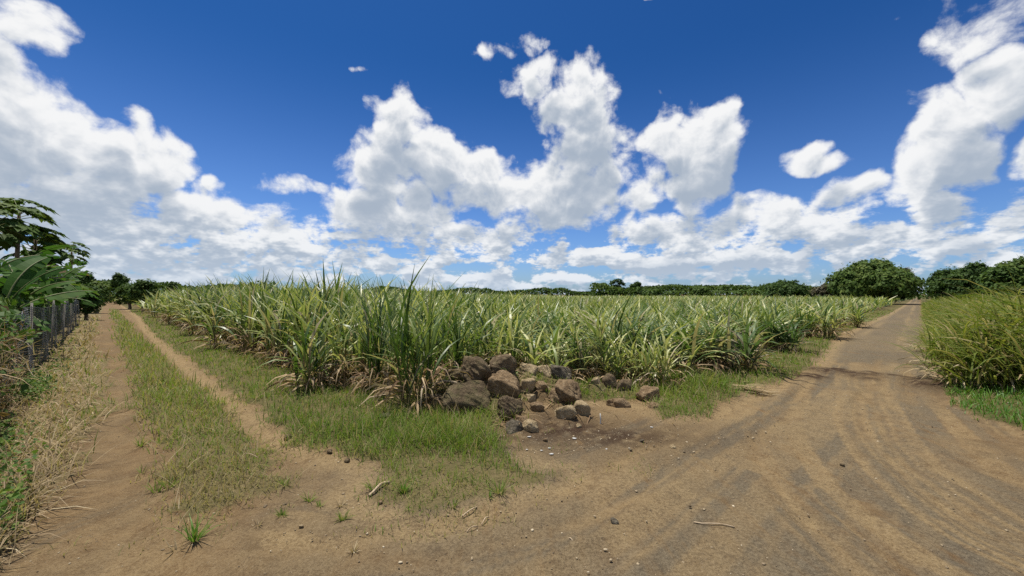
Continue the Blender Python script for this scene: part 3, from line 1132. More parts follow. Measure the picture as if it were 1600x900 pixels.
# ------------------------------------------------------------------ grass
def build_grass():
    def scatter(name, n, d0, d1, weight, Lr, mat, label, wid=(.0026, .0010), el=(1.0, 1.5), cu=(.2, 1.4), dry=.12, a0=-1.2, a1=1.2, segs=2, Lfun=None, tone=None, cat='grass'):
        x, y, d = polar_points(n, d0, d1, a0, a1)
        lay = layout(x, y)
        w = weight(x, y, lay)
        # tufty: grass grows in clumps with thin places between
        w = w * (.45 + .55 * sstep(fbm(x * 3.1, y * 3.1, 61, 3), .33, .55))
        k = rng.random(len(x)) < w
        x, y, d = x[k], y[k], d[k]
        lay = {a: b[k] for a, b in lay.items()}
        m = len(x)
        L = rng.uniform(*Lr, m) * (.65 + .7 * fbm(x * 1.3, y * 1.3, 71, 2))
        if Lfun is not None:
            L = L * Lfun(x, y, lay)
        W = (wid[0] + wid[1] * d) * rng.uniform(.6, 1.3, m)
        z = height(x, y, lay) - .01
        dm = rng.random(m) < dry * (.4 + 1.2 * fbm(x * 1.1, y * 1.1, 81, 2)) * (1 + 2.2 * (1 - sstep(y, 3.2, 4.4)))
        r_ = np.clip(.15 + .7 * fbm(x * 1.6, y * 1.6, 91, 3) + rng.normal(0, .18, m), 0, 1)
        if tone is not None:
            r_ = np.clip(r_ + tone, 0, 1)
        v, q, c = strips(np.stack([x, y, z], 1), rng.uniform(0, 2 * PI, m), L, W, rng.uniform(*el, m), rng.uniform(*cu, m), segs, r_, dm * rng.uniform(.6, 1, m))
        me = mesh_np(name, v, q, c, MAT[mat], False)
        link(name, me, label=label, cat=cat, kind='stuff')

    def w_verge(x, y, l):
        f = in_field(x, y)
        thin = .50 + .50 * sstep(y + .9 * (fbm(x * 1.5, y * 1.5, 171, 3) - .5), 3.55, 4.5)
        return l['verge'] * thin * (1 - .75 * sstep(f, 0, .8)) * (f < 2.0) * (1 - .8 * sstep(l['heap'], .03, .12))

    def l_verge(x, y, l):
        # taller tussocks in front of the stones and by the corner
        c = gp(700, 690)
        k = np.exp(-(((x - c[0]) / 1.5) ** 2 + ((y - c[1]) / .55) ** 2))
        e = gp(1090, 605)
        k2 = np.exp(-(((x - e[0]) / .7) ** 2 + ((y - e[1]) / .8) ** 2))
        fr = sstep(y, 3.0, 4.2)
        return (.45 + .55 * fr) * (1 + 1.0 * k + 2.2 * k2)

    scatter('verge_grass', 330000, 2.6, 60, w_verge, (.07, .17), 'grass', "short green grass on the verge around the field corner", Lfun=l_verge, dry=.12)
    scatter('verge_straw', 15000, 2.6, 14, lambda x, y, l: w_verge(x, y, l) * .8, (.14, .30), 'hay', "thin straw coloured stems standing in the verge grass", wid=(.002, .0007), el=(.9, 1.5), cu=(.1, .8), Lfun=l_verge)
    scatter('track_grass', 150000, 2.6, 60, lambda x, y, l: l['strip'] * (.50 + .45 * sstep(l['sl'], 3.6, 5.6)), (.06, .17), 'grass', "yellowing grass strip between the two ruts of the farm track", dry=.36, a0=-1.2, a1=-.3, tone=.12, Lfun=lambda x, y, l: .75 + 1.1 * sstep(l['sl'], 5, 10))
    scatter('track_straw', 16000, 3.2, 30, lambda x, y, l: l['strip'] * .6, (.15, .32), 'hay', "pale straw stems on the strip between the ruts", wid=(.002, .0008), el=(.8, 1.5), cu=(.1, .9), a0=-1.2, a1=-.3)
    hayband = lambda x, y, l: l['left'] * np.exp(-((l['nl'] + .55) / .42) ** 2)
    scatter('dry_grass', 60000, 3.0, 45, hayband, (.16, .42), 'hay', "dead straw coloured grass between fence and left rut", wid=(.003, .0011), el=(.3, 1.4), cu=(.3, 1.8), a0=-1.25, a1=-.45, segs=3)
    scatter('fence_grass', 36000, 2.6, 40, lambda x, y, l: l['left'] * .55, (.10, .28), 'grass', "green grass mixed into the dead grass by the fence", dry=.35, a0=-1.3, a1=-.45)
    scatter('roadside_grass', 90000, 4.0, 50, lambda x, y, l: l['right'] * (l['nr'] < 3.6), (.08, .20), 'grass_lush', "bright green short grass at the right edge of the road", dry=.05, a0=.55, a1=1.3)
    # creeping weeds on the bare ground
    def w_bare(x, y, l):
        return (1 - l['grass']) * .20 * sstep(fbm(x * 2.0, y * 2.0, 123, 3), .60, .68) * (x < 1.5) * (y > 2.6)
    scatter('sparse_weeds', 46000, 2.8, 9, w_bare, (.03, .09), 'grass', "thin sprouting weeds scattered over the bare soil", dry=.4, a0=-1.2, a1=.4)
    # weeds and dead stems growing through the stones
    scatter('pile_weeds', 30000, 4.6, 8.5, lambda x, y, l: .5 * sstep(l['heap'], .01, .08) * sstep(fbm(x * 2.6, y * 2.6, 131, 2), .42, .62), (.06, .20), 'grass', "weeds growing up between the piled stones", dry=.3, a0=-.35, a1=.45)
    scatter('pile_stems', 9000, 4.6, 8.5, lambda x, y, l: (.10 + .9 * sstep(l['heap'], .01, .06)) * (np.hypot((x - .5) / 2.2, (y - 6) / 1.0) < 1) * .35, (.10, .42), 'cane_dry', "dead stems and cane leaves lying among the stones", wid=(.005, .0012), el=(-.1, .6), cu=(.1, 1.2), segs=3, a0=-.45, a1=.5, cat='dry leaves')
    # fallen cane leaves on the field floor
    def w_trash(x, y, l):
        f = in_field(x, y)
        return sstep(f, -.55, .2) * (f < 2.2) * .9
    scatter('cane_trash', 26000, 4.5, 30, w_trash, (.25, .6), 'cane_dry', "dry fallen cane leaves littering the field edge", wid=(.010, .0016), el=(-.05, .5), cu=(.1, .9), segs=3, cat='dry leaves')


build_grass()


# ------------------------------------------------------------------ tall grass bank on the right
def build_bank():
    N = 23000
    s = np.exp(rng.uniform(math.log(10.2), math.log(75), N))
    n0 = .35 + 4.2 * rng.random(N) ** 1.35
    p = UR[None] * s[:, None] + NR[None] * n0[:, None]
    x, y = p[:, 0], p[:, 1]
    lay = layout(x, y)
    hh = np.interp(s, [10.2, 11, 13, 16, 30, 75], [1.6, 2.1, 2.1, 1.85, 1.6, 1.4]) * sstep(n0, -.5, 1.5) * (.5 + 1.0 * fbm(x * 1.1, y * 1.1, 15, 3))
    k = rng.random(N) < .15 + .85 * sstep(fbm(x * 1.5, y * 1.5, 16, 2), .38, .56)
    x, y, hh, s = x[k], y[k], hh[k], s[k]
    m = len(x)
    z0 = height(x, y) + hh * rng.uniform(0, .45, m)
    L = hh * rng.uniform(.35, .72, m)
    # blades on the road side hang towards the road
    az = np.where(rng.random(m) < .45, math.atan2(-NR[1], -NR[0]) + rng.normal(0, .7, m), rng.uniform(0, 2 * PI, m))
    v, q, c = strips(np.stack([x, y, z0], 1), az, L, (.017 + .0012 * s) * rng.uniform(.6, 1.3, m), rng.uniform(.75, 1.5, m), rng.uniform(.4, 2.0, m), 4,
                     np.clip(rng.normal(.55, .22, m), 0, 1), (rng.random(m) < .16) * rng.uniform(.5, 1, m))
    me = mesh_np('tall_grass', v, q, c, MAT['reed'], True)
    link('tall_grass', me, label="bank of tall yellow green grass along the right side of the road", cat='grass', kind='stuff')


build_bank()

REED = []
for i in range(4):
    g, d = Geo(), Geo()
    cane_geo(g, d, 400 + i, H=1.6, shoots=26, leaves=7, segs=5, spread=.42, yellow=.6, ndry=60, wid=.020, droop=1.35, dryness=.22)
    REED.append((g.mesh('tall_grass_leaves', MAT['reed']), d.mesh('tall_grass_dry_leaves', MAT['hay'])))
for k, (px, py, hgt, lab) in enumerate([
        (1512, 603, 1.45, "big arching tall grass clump at the road edge above the bright green grass"),
        (1575, 612, 1.6, "big tall grass clump at the picture's right border above the bright grass"),
        (1555, 585, 1.75, "tall grass clump rising behind the two at the bright green grass"),
        (1497, 575, 1.25, "tall grass clump leaning over the road by the dark ground patch"),
        (1478, 552, 1.15, "tall grass clump leaning over the road beyond the dark ground patch")]):
    p = gp(px, py)
    e = link('tall_grass_clump', None, None, (p[0], p[1], float(height(p[:1], p[1:2])[0])), lab, 'grass', "tall grass clumps at the road edge")
    top = max(v.co.z for v in REED[k % 4][0].vertices)
    e.scale = (1.15, 1.15, hgt / top)
    e.rotation_euler = (0, 0, k * 1.7)
    link('leaves', REED[k % 4][0], e, kind='stuff')
    link('dry_leaves', REED[k % 4][1], e, kind='stuff')


# ------------------------------------------------------------------ stones
def rock_mat(name, a, b, c, moss=0.0):
    n = Nodes(name)
    o = n.obj()
    f1, f2, f3 = n.noise(5, 5, .62, o), n.noise(22, 5, .68, o), n.noise(70, 4, .7, o)
    col = n.mix(n.ss(f1, .35, .65), a, b)
    col = n.mix(n.M('MULTIPLY', n.ss(f2, .52, .68), .65), col, c)
    col = n.mix(n.M('MULTIPLY', n.ss(f3, .46, .32), .55), col, tuple(x * .35 for x in a))
    if moss:
        nz = n.N('ShaderNodeSeparateXYZ')
        n.put(nz.inputs[0], n.N('ShaderNodeNewGeometry').outputs['Normal'])
        m = n.M('MULTIPLY', n.ss(n.noise(7, 4, .6, o), .42, .6), n.ss(nz.outputs[2], -.3, .5))
        col = n.mix(n.M('MULTIPLY', m, moss), col, (.075, .085, .028))
    # holes and pits of weathered lava stone
    vo = n.N('ShaderNodeTexVoronoi')
    n.put(vo.inputs['Vector'], o)
    vo.inputs['Scale'].default_value = 38
    pits = n.ss(vo.outputs['Distance'], .0, .32)
    h = n.M('ADD', n.M('MULTIPLY', f2, .55), n.M('ADD', n.M('MULTIPLY', f3, .3), n.M('MULTIPLY', pits, .25)))
    return n.finish(n.principled(col, .93, n.bump(h, 1.0, .06), .15))


ROCKM = {
    'dark': rock_mat('stone_dark', (.085, .060, .036), (.190, .138, .082), (.31, .245, .155), .2),
    'moss': rock_mat('stone_mossy', (.075, .055, .032), (.150, .112, .066), (.23, .18, .11), .32),
    'brown': rock_mat('stone_brown', (.150, .100, .055), (.270, .190, .108), (.37, .29, .18)),
    'tan': rock_mat('stone_tan', (.25, .185, .100), (.40, .31, .185), (.50, .42, .28)),
    'grey': rock_mat('stone_grey', (.085, .070, .050), (.165, .140, .100), (.25, .22, .16)),
}


def icosphere(sub):
    t = (1 + 5 ** .5) / 2
    v = [(-1, t, 0), (1, t, 0), (-1, -t, 0), (1, -t, 0), (0, -1, t), (0, 1, t), (0, -1, -t), (0, 1, -t), (t, 0, -1), (t, 0, 1), (-t, 0, -1), (-t, 0, 1)]
    f = [(0, 11, 5), (0, 5, 1), (0, 1, 7), (0, 7, 10), (0, 10, 11), (1, 5, 9), (5, 11, 4), (11, 10, 2), (10, 7, 6), (7, 1, 8),
         (3, 9, 4), (3, 4, 2), (3, 2, 6), (3, 6, 8), (3, 8, 9), (4, 9, 5), (2, 4, 11), (6, 2, 10), (8, 6, 7), (9, 8, 1)]
    v = [np.array(a) / np.linalg.norm(a) for a in v]
    for _ in range(sub):
        cache, nf = {}, []

        def mid(a, b):
            k = (min(a, b), max(a, b))
            if k not in cache:
                m = v[a] + v[b]
                v.append(m / np.linalg.norm(m))
                cache[k] = len(v) - 1
            return cache[k]
        for a, b, c in f:
            x, y, z = mid(a, b), mid(b, c), mid(c, a)
            nf += [(a, x, z), (b, y, x), (c, z, y), (x, y, z)]
        f = nf
    return np.array(v), np.array(f)


ICO = {k: icosphere(k) for k in (1, 2, 3, 4)}


def rock_mesh(name, w, d, h, seed, sharp, mat, sub=3, squash=True):
    rg = np.random.default_rng(seed)
    n, f = ICO[sub]
    npl = 13
    pl = rg.normal(0, 1, (npl, 3))
    pl /= np.linalg.norm(pl, axis=1)[:, None]
    pl = np.vstack([pl, [[0, 0, 1], [0, 0, -1], [1, 0, 0], [-1, 0, 0]]])
    dd = np.concatenate([rg.uniform(.70, 1.02, npl), [.95, .95, 1, 1]])
    k = np.maximum(n @ pl.T, 0) / dd[None]
    r = (k ** sharp).sum(1) ** (-1.0 / sharp)
    a = fbm(n[:, 0] * 2.3 + n[:, 2] * 1.7 + seed, n[:, 1] * 2.3 - n[:, 2] * 1.3, seed, 4)
    b = fbm(n[:, 1] * 6 + seed, n[:, 2] * 6 + n[:, 0] * 4, seed + 5, 3)
    r = r * (1 + .30 * (a - .5) + .22 * (b - .5))
    v = n * r[:, None]
    lo, hi = v.min(0), v.max(0)
    v = (v - (lo + hi) / 2) / (hi - lo) * np.array([w, d, h])
    return mesh_np(name, v, f, None, mat, True)


for k in range(len(ROCKS)):
    c, w, h = rock_box(k)
    _, _, _, _, _, stone, sharp, lab = ROCKS[k]
    h = h * 1.10
    me = rock_mesh('stone', w * 1.04, (w + h) * .52, h, 500 + k, sharp * 1.6, ROCKM[stone], 4 if w > .3 else 3)
    nm = 'boulder' if w > .28 else 'stone'
    o = link(nm, me, None, (c[0], c[1] + .03, c[2] - h * .03), lab, nm, "stones of the pile at the field corner")

# loose stones on the bare ground
for (px, py, w, stone, lab) in [
        (449, 686, 13, 'dark', "fist sized dark stone at the bend of the right rut"),
        (515, 709, 9, 'dark', "small dark stone on the soil below the verge, left of two"),
        (542, 722, 9, 'dark', "small dark stone on the soil below the verge, right of two"),
        (960, 820, 13, 'grey', "pale grey stone lying alone on the junction soil"),
        (1078, 790, 5, 'dark', "tiny dark pebble on the road near the thin twig"),
        (1316, 727, 7, 'dark', "small dark pebble between the curved tyre marks"),
        (471, 826, 8, 'tan', "small pale stone on the soil at the end of the grass strip"),
        (594, 790, 8, 'brown', "small reddish stone near the broken cane stick"),
        (1052, 700, 9, 'tan', "small pale stone on the sandy edge of the road below the pile"),
        (905, 668, 9, 'tan', "small tan stone in front of the squarish pale block"),
        (1003, 690, 7, 'grey', "small grey stone on bare soil below the far right block"),
        (852, 688, 8, 'brown', "small brown stone just in front of the tan front stone")]:
    p = gp(px, py)
    sz = w / FOC * p[1]
    z = float(height(p[:1], p[1:2])[0])
    link('stone', rock_mesh('stone', sz, sz * .9, sz * .7, int(px * 7 + py), 8, ROCKM[stone], 2), None, (p[0], p[1], z + sz * .25), lab, 'stone', "loose stones on the bare soil")


def build_gravel():
    n = 6500
    x, y, d = polar_points(n, 2.0, 16, -1.1, 1.1)
    lay = layout(x, y)
    k = (lay['grass'] < .4) & (rng.random(n) < .35 + .65 * sstep(fbm(x * 1.2, y * 1.2, 201, 2), .35, .6))
    # crumbs of soil and chips gather below the stone pile
    x2, y2 = rng.normal(.8, .9, 900), rng.normal(4.75, .35, 900)
    l2 = layout(x2, y2)
    k2 = l2['grass'] < .6
    x, y = np.concatenate([x[k], x2[k2]]), np.concatenate([y[k], y2[k2]])
    z = height(x, y)
    n1, f1 = ICO[1]
    m = len(x)
    s = np.exp(rng.normal(math.log(.0030), .5, m)) * (1 + .06 * np.hypot(x, y))
    sc = s[:, None] * rng.uniform(.6, 1.3, (m, 3)) * np.array([1, 1, .7])
    jit = 1 + rng.normal(0, .16, (m, len(n1), 1))
    v = n1[None] * sc[:, None, :] * jit + np.stack([x, y, z + s * .3], 1)[:, None, :]
    q = f1[None] + (np.arange(m) * len(n1))[:, None, None]
    c = np.zeros((m, len(n1), 3))
    c[..., 0] = rng.random(m)[:, None]
    nn = Nodes('gravel_chip')
    r_, _, _ = nn.attr('col')
    mt = nn.finish(nn.principled(nn.ramp(r_, [(0, (.10, .075, .045)), (.4, (.21, .16, .10)), (.8, (.34, .27, .17)), (1, (.50, .43, .31))]), .9))
    link('gravel', mesh_np('gravel', v.reshape(-1, 3), q.reshape(-1, 3), c.reshape(-1, 3), mt), label="loose gravel and crumbs of soil on the bare ground", cat='gravel', kind='stuff')


build_gravel()


# ------------------------------------------------------------------ trees
def leaf_cards(P, nrm, size, tone, asp=.55, dry=None, rg=None):
    """folded leaf shapes: two quads sharing a midrib"""
    rg = rg or rng
    n = len(P)
    nrm = nrm / (np.linalg.norm(nrm, axis=1)[:, None] + 1e-9)
    t = rg.normal(0, 1, (n, 3))
    t[:, 2] -= .5
    t -= (t * nrm).sum(1)[:, None] * nrm
    t /= np.linalg.norm(t, axis=1)[:, None] + 1e-9
    b = np.cross(nrm, t)
    s = (np.ones(n) * size)[:, None]
    a0, a1 = P - t * s * .5, P + t * s * .5
    m = P + t * s * .05
    l, r_ = m + b * s * asp * .5 - nrm * s * .08, m - b * s * asp * .5 - nrm * s * .08
    v = np.stack([a0, l, a1, r_], 1)
    q = np.arange(n * 4).reshape(n, 4)
    c = np.zeros((n, 4, 3))
    c[..., 0] = tone[:, None]
    c[:, :, 1] = np.array([0, .5, 1, .5])[None]
    if dry is not None:
        c[..., 2] = dry[:, None]
    return v.reshape(-1, 3), q, c.reshape(-1, 3)


def make_tree(name, label, base, lobes, leaf=.3, per=34, density=1.0, mat='tree_dark', trunk=.25, seed=1, group=None, cat='tree', clump=.16, tone0=.45):
    """lobes: (dx, dy, z, rx, ry, rz) ellipsoids of the crown, relative to the base; clusters of leaves fill them"""
    rg = np.random.default_rng(seed)
    e = link(name, None, None, base, label, cat, group)
    g, t = Geo(), Geo()
    zlow = min(l[2] - l[5] for l in lobes)
    cx = np.mean([l[0] for l in lobes])
    fork = np.array([cx * .3, 0, max(.5, zlow * .75 + .3)])
    v, q = tube([(0, 0, -.2), fork * .5 + np.array([trunk * .4, 0, 0]), fork], [trunk * 1.25, trunk, trunk * .85], 6)
    t.add(v, q, (.5, .5, 0))
    for (dx, dy, dz, rx, ry, rz) in lobes:
        lc = np.array([dx, dy, dz])
        md = (fork + lc) / 2 + rg.normal(0, .1, 3) * rx
        v, q = tube([fork, md, lc + np.array([0, 0, rz * .2])], [trunk * .6, trunk * .4, trunk * .15], 4)
        t.add(v, q, (.5, .5, 0))
        area = (rx * ry + ry * rz + rx * rz)
        cr = clump * (rx + ry + rz)
        nc = max(6, int(density * area / (cr * cr) * 2.2))
        d = rg.normal(0, 1, (nc, 3))
        d /= np.linalg.norm(d, axis=1)[:, None]
        d[:, 2] = np.where(d[:, 2] < -.55, -d[:, 2], d[:, 2])
        rr = rg.uniform(.55, 1.02, nc) ** .6 * (1 + .22 * (rg.random(nc) - .5))
        cc = lc + d * rr[:, None] * np.array([rx, ry, rz])
        for i in range(0, nc, 5):
            v, q = tube([lc, (lc + cc[i]) / 2 + rg.normal(0, .05, 3) * rx, cc[i]], [trunk * .16, trunk * .1, trunk * .04], 4)
            t.add(v, q, (.5, .5, 0))
        n = nc * per
        ci = np.repeat(np.arange(nc), per)
        off = rg.normal(0, 1, (n, 3)) * cr * rg.uniform(.5, 1.0, nc)[ci][:, None] * np.array([.62, .62, .42])
        P = cc[ci] + off
        nr_ = d[ci] * .55 + off / cr * .7 + np.array([0, 0, .55]) + rg.normal(0, .45, (n, 3))
        tone = np.clip(tone0 + rg.normal(0, .20, nc)[ci] + rg.normal(0, .16, n), 0, 1)
        g.add(*leaf_cards(P, nr_, leaf * rg.uniform(.6, 1.3, n), tone, rg=rg))
    link('trunk', t.mesh('trunk', MAT['bark']), e)
    link('crown', g.mesh('crown', MAT[mat], False), e, kind='stuff')
    return e


def tree_px(name, label, px0, px1, ytop, ybase, Y, lobes, **kw):
    """a tree standing at depth Y that spans px0..px1 and ytop..ybase; lobes in units of half width / height"""
    l, r_, tp = at(px0, ytop, Y), at(px1, ytop, Y), at((px0 + px1) / 2, ytop, Y)
    cxw = (l[0] + r_[0]) / 2
    hw = (r_[0] - l[0]) / 2
    H = tp[2]
    L = [(a * hw, b * hw, c * H, d * hw, d * hw, f * H) for (a, b, c, d, f) in lobes]
    return make_tree(name, label, (cxw, Y, 0), L, **kw)


DOME = [(-.38, .1, .44, .58, .40), (.36, -.1, .42, .62, .38), (0, 0, .66, .60, .33), (-.05, -.45, .40, .62, .36), (.62, .1, .30, .36, .26), (-.66, -.1, .28, .34, .24), (.2, .4, .55, .55, .35)]
OPEN = [(-.35, 0, .62, .48, .22), (.35, .1, .66, .50, .22), (0, -.2, .80, .50, .19), (.1, .3, .5, .5, .2)]
BUSH = [(-.45, 0, .42, .5, .42), (.4, .1, .5, .52, .48), (0, -.2, .62, .5, .38)]
tree_px('shade_tree', "largest tree, round dense dark green crown beside the far end of the road", 1308, 1416, 408, 474, 72, DOME, leaf=.62, per=60, density=1.5, mat='tree_mid', trunk=.5, seed=21, clump=.085, tone0=.66)
tree_px('shade_tree', "brownish tree peeping out behind the largest round tree's right side", 1394, 1424, 419, 466, 105, OPEN + BUSH, leaf=.6, per=26, mat='tree_brown', trunk=.4, seed=22)
tree_px('shade_tree', "dark flat topped tree left of the brownish bush near the largest tree", 1198, 1258, 439, 472, 92, DOME, leaf=.6, per=40, density=1.2, mat='tree_dark', trunk=.4, seed=23, clump=.11)
tree_px('shade_tree', "brownish bushy tree just left of the largest round tree", 1268, 1306, 444, 472, 88, BUSH, leaf=.5, per=30, mat='tree_brown', trunk=.3, seed=24)
tree_px('shade_tree', "low dark bush between the flat topped and the brownish tree", 1248, 1276, 455, 474, 90, BUSH, leaf=.5, per=30, mat='tree_mid', trunk=.2, seed=25)
tree_px('shade_tree', "dark tree with open crown directly right of the road's far end", 1452, 1480, 424, 470, 88, OPEN + BUSH, leaf=.6, per=34, mat='tree_dark', trunk=.4, seed=26)
tree_px('shade_tree', "dark tree filling the gap between two taller trees right of the road", 1462, 1502, 422, 472, 66, BUSH + OPEN, leaf=.45, per=34, mat='tree_dark', trunk=.35, seed=27)
tree_px('shade_tree', "tall dark tree with domed top right of the road, over the grass bank", 1490, 1558, 412, 482, 52, DOME, leaf=.42, per=46, density=1.2, mat='tree_dark', trunk=.35, seed=28, clump=.10)
tree_px('shade_tree', "mid green tree at the picture's right border above the grass bank", 1548, 1648, 404, 478, 42, DOME, leaf=.36, per=46, density=1.2, mat='tree_mid', trunk=.3, seed=29, clump=.10)
tree_px('shade_tree', "slender tree with airy round crown on a bare trunk at mid horizon", 951, 977, 436, 470, 165, [(-.55, 0, .78, .38, .11), (.5, 0, .74, .42, .10), (.05, 0, .90, .5, .09), (-.2, .2, .62, .35, .07), (.3, .1, .58, .3, .06)], leaf=.7, per=12, density=.8, mat='tree_dark', trunk=.45, seed=30)
tree_px('shade_tree', "ragged dark tree right of the slender airy tree", 983, 1003, 441, 470, 150, [(-.2, 0, .7, .6, .2), (.3, 0, .82, .55, .18), (0, .1, .5, .6, .25)], leaf=.7, per=22, mat='tree_dark', trunk=.4, seed=31)
tree_px('shade_tree', "dark dome shaped tree on the horizon above the left cane row", 369, 386, 441, 462, 190, DOME, leaf=.8, per=24, mat='tree_dark', trunk=.4, seed=32)
tree_px('shade_tree', "small airy tree beside the dark dome tree over the left cane", 387, 399, 441, 462, 190, OPEN, leaf=.8, per=16, mat='tree_dark', trunk=.35, seed=33)
tree_px('shade_tree', "dark tree behind the small papaya at the fence", 116, 142, 426, 462, 62, BUSH + OPEN, leaf=.4, per=40, mat='tree_dark', trunk=.3, seed=34)
tree_px('shade_tree', "bushy tree standing up from the scrub at the track's far end", 176, 198, 428, 462, 70, BUSH + OPEN, leaf=.45, per=34, mat='tree_dark', trunk=.25, seed=35)
tree_px('scrub_bush', "dark bush closing the far end of the track, right of the ruts", 184, 222, 443, 474, 46, BUSH, leaf=.3, per=44, mat='tree_mid', trunk=.15, seed=36, cat='bush')
tree_px('scrub_bush', "rounded dark bush against the far end of the cane row", 206, 242, 437, 478, 40, BUSH, leaf=.28, per=46, mat='tree_mid', trunk=.15, seed=37, cat='bush')
tree_px('scrub_bush', "light green low bush left of the track's far end", 138, 166, 440, 470, 36, BUSH, leaf=.25, per=40, mat='tree_mid', trunk=.12, seed=38, cat='bush', tone0=.7)
tree_px('scrub_bush', "dark low bush overhanging the far end of the fence", 118, 152, 446, 476, 26, BUSH, leaf=.20, per=40, mat='tree_dark', trunk=.1, seed=39, cat='bush')
for k, (a, b, tp, Y, lab) in enumerate([
        (925, 945, 456, 150, "low round bush at the left end of the mid horizon hedge"),
        (938, 966, 454, 148, "broad bush below the slender airy tree"),
        (1000, 1032, 451, 145, "bush with palm fronds beside the ragged dark tree"),
        (1076, 1116, 450, 135, "wide domed green bush in the middle of the horizon hedge"),
        (262, 276, 440, 120, "small dark bush top just left over the far cane row"),
        (514, 534, 452, 210, "dark bush on the horizon behind the low cane fan")]):
    tree_px('hedge_bush', lab, a, b, tp, 470, Y, BUSH, leaf=.7, per=26, mat='tree_mid' if k % 2 else 'tree_dark', trunk=.25, seed=60 + k, cat='bush')


def build_treeline():
    """far belts of trees and scrub that read as one dark band"""
    V, Q, C, n = [], [], [], 0
    rg = np.random.default_rng(77)
    def belt(px0, px1, ytop_fn, Y, m, leaf, tone):
        nonlocal n
        px = rg.uniform(px0, px1, m)
        top = np.array([CAM_H + (ray(p, ytop_fn(p))[2]) * (Y / ray(p, ytop_fn(p))[1]) for p in px])
        x = np.array([at(p, 460, Y)[0] for p in px])
        top = top * (.72 + .5 * fbm(x * .12, x * 0, 3, 3))
        z = top * np.sqrt(rg.random(m))
        P = np.stack([x, Y + rg.normal(0, 3, m), z], 1)
        v, q, c = leaf_cards(P, rg.normal(0, 1, (m, 3)) + np.array([0, -.5, .8]), leaf * rg.uniform(.6, 1.4, m), np.clip(tone + .5 * (fbm(x * .2, z * .4, 8, 2) - .5) + rg.normal(0, .15, m), 0, 1), .7, rg=rg)
        V.append(v); Q.append(q + n); C.append(c); n += len(v)
    belt(400, 930, lambda p: 452 + 3 * math.sin(p * .05), 260, 7000, 1.5, .45)
    belt(140, 420, lambda p: 444 + 3 * math.sin(p * .07), 180, 5000, 1.2, .45)
    belt(925, 1310, lambda p: 446 + 2 * math.sin(p * .06), 150, 9000, .95, .6)
    belt(1230, 1424, lambda p: 458, 130, 4000, .9, .4)
    belt(1458, 1700, lambda p: 440, 95, 6000, .7, .4)
    belt(-60, 150, lambda p: 440, 75, 5000, .6, .4)
    link('far_treeline', mesh_np('far_treeline', np.concatenate(V), np.concatenate(Q), np.concatenate(C), MAT['tree_mid']), label="dark belt of far trees and scrub along the horizon", cat='treeline', kind='stuff')


build_treeline()


# palms and banana tops along the far hedge
def palm_proto(seed, H, n=15, L=2.6):
    rg = np.random.default_rng(seed)
    t, g = Geo(), Geo()
    v, q = tube([(0, 0, -.2), (.08, 0, H * .5), (.05, .05, H)], [.2, .15, .12], 6)
    t.add(v, q, (.5, .5, 0))
    for k in range(n):
        a = 2 * PI * k / n + rg.normal(0, .2)
        el = rg.uniform(.1, 1.35)
        pts, d = [np.array([.05, .05, H])], el
        for s in range(6):
            d -= .26
            pts.append(pts[-1] + np.array([math.cos(a) * math.cos(d), math.sin(a) * math.cos(d), math.sin(d)]) * L / 6)
        b = np.array([-math.sin(a), math.cos(a), 0])
        for s in range(6):
            for sd in (1, -1):
                wv = b * sd * .42 * (1 - .6 * abs(s - 2.5) / 3.5) + np.array([0, 0, -.22])
                p0, p1 = pts[s], pts[s + 1]
                g.add([p0, p1, p1 + wv * .9, p0 + wv], [(0, 1, 2, 3)], (np.clip(rg.normal(.5, .2), 0, 1), .5, 0))
    return t.mesh('palm_trunk', MAT['bark']), g.mesh('palm_fronds', MAT['tree_mid'], False)


PALMS = [palm_proto(80 + i, 3.4) for i in range(3)]
PALM_AT = [(1017, 448, "first palm from the ragged dark tree at mid horizon"), (1047, 451, "low palm with upright fronds right of the gap in the hedge"), (1062, 451, "palm just left of the wide domed bush"),
           (1122, 450, "palm just right of the wide domed bush"), (1136, 452, "second palm right of the wide domed bush"), (1150, 451, "palm midway between domed bush and flat topped tree"),
           (1166, 449, "palm left of the tallest far palm in the hedge"), (1180, 447, "tallest of the far palms, left of the flat topped tree"), (1193, 453, "palm touching the left side of the flat topped tree")]
for k, (px, ty, lab) in enumerate(PALM_AT):
    Y = 120 + (k * 7) % 15
    top = at(px, ty, Y)
    e = link('palm_tree', None, None, (top[0], Y, 0), lab, 'palm tree', "palms in the far hedge")
    s = top[2] / 5.2
    e.scale = (s * 1.15, s * 1.15, s)
    e.rotation_euler = (0, 0, k * 1.3)
    link('trunk', PALMS[k % 3][0], e)
    link('crown', PALMS[k % 3][1], e)


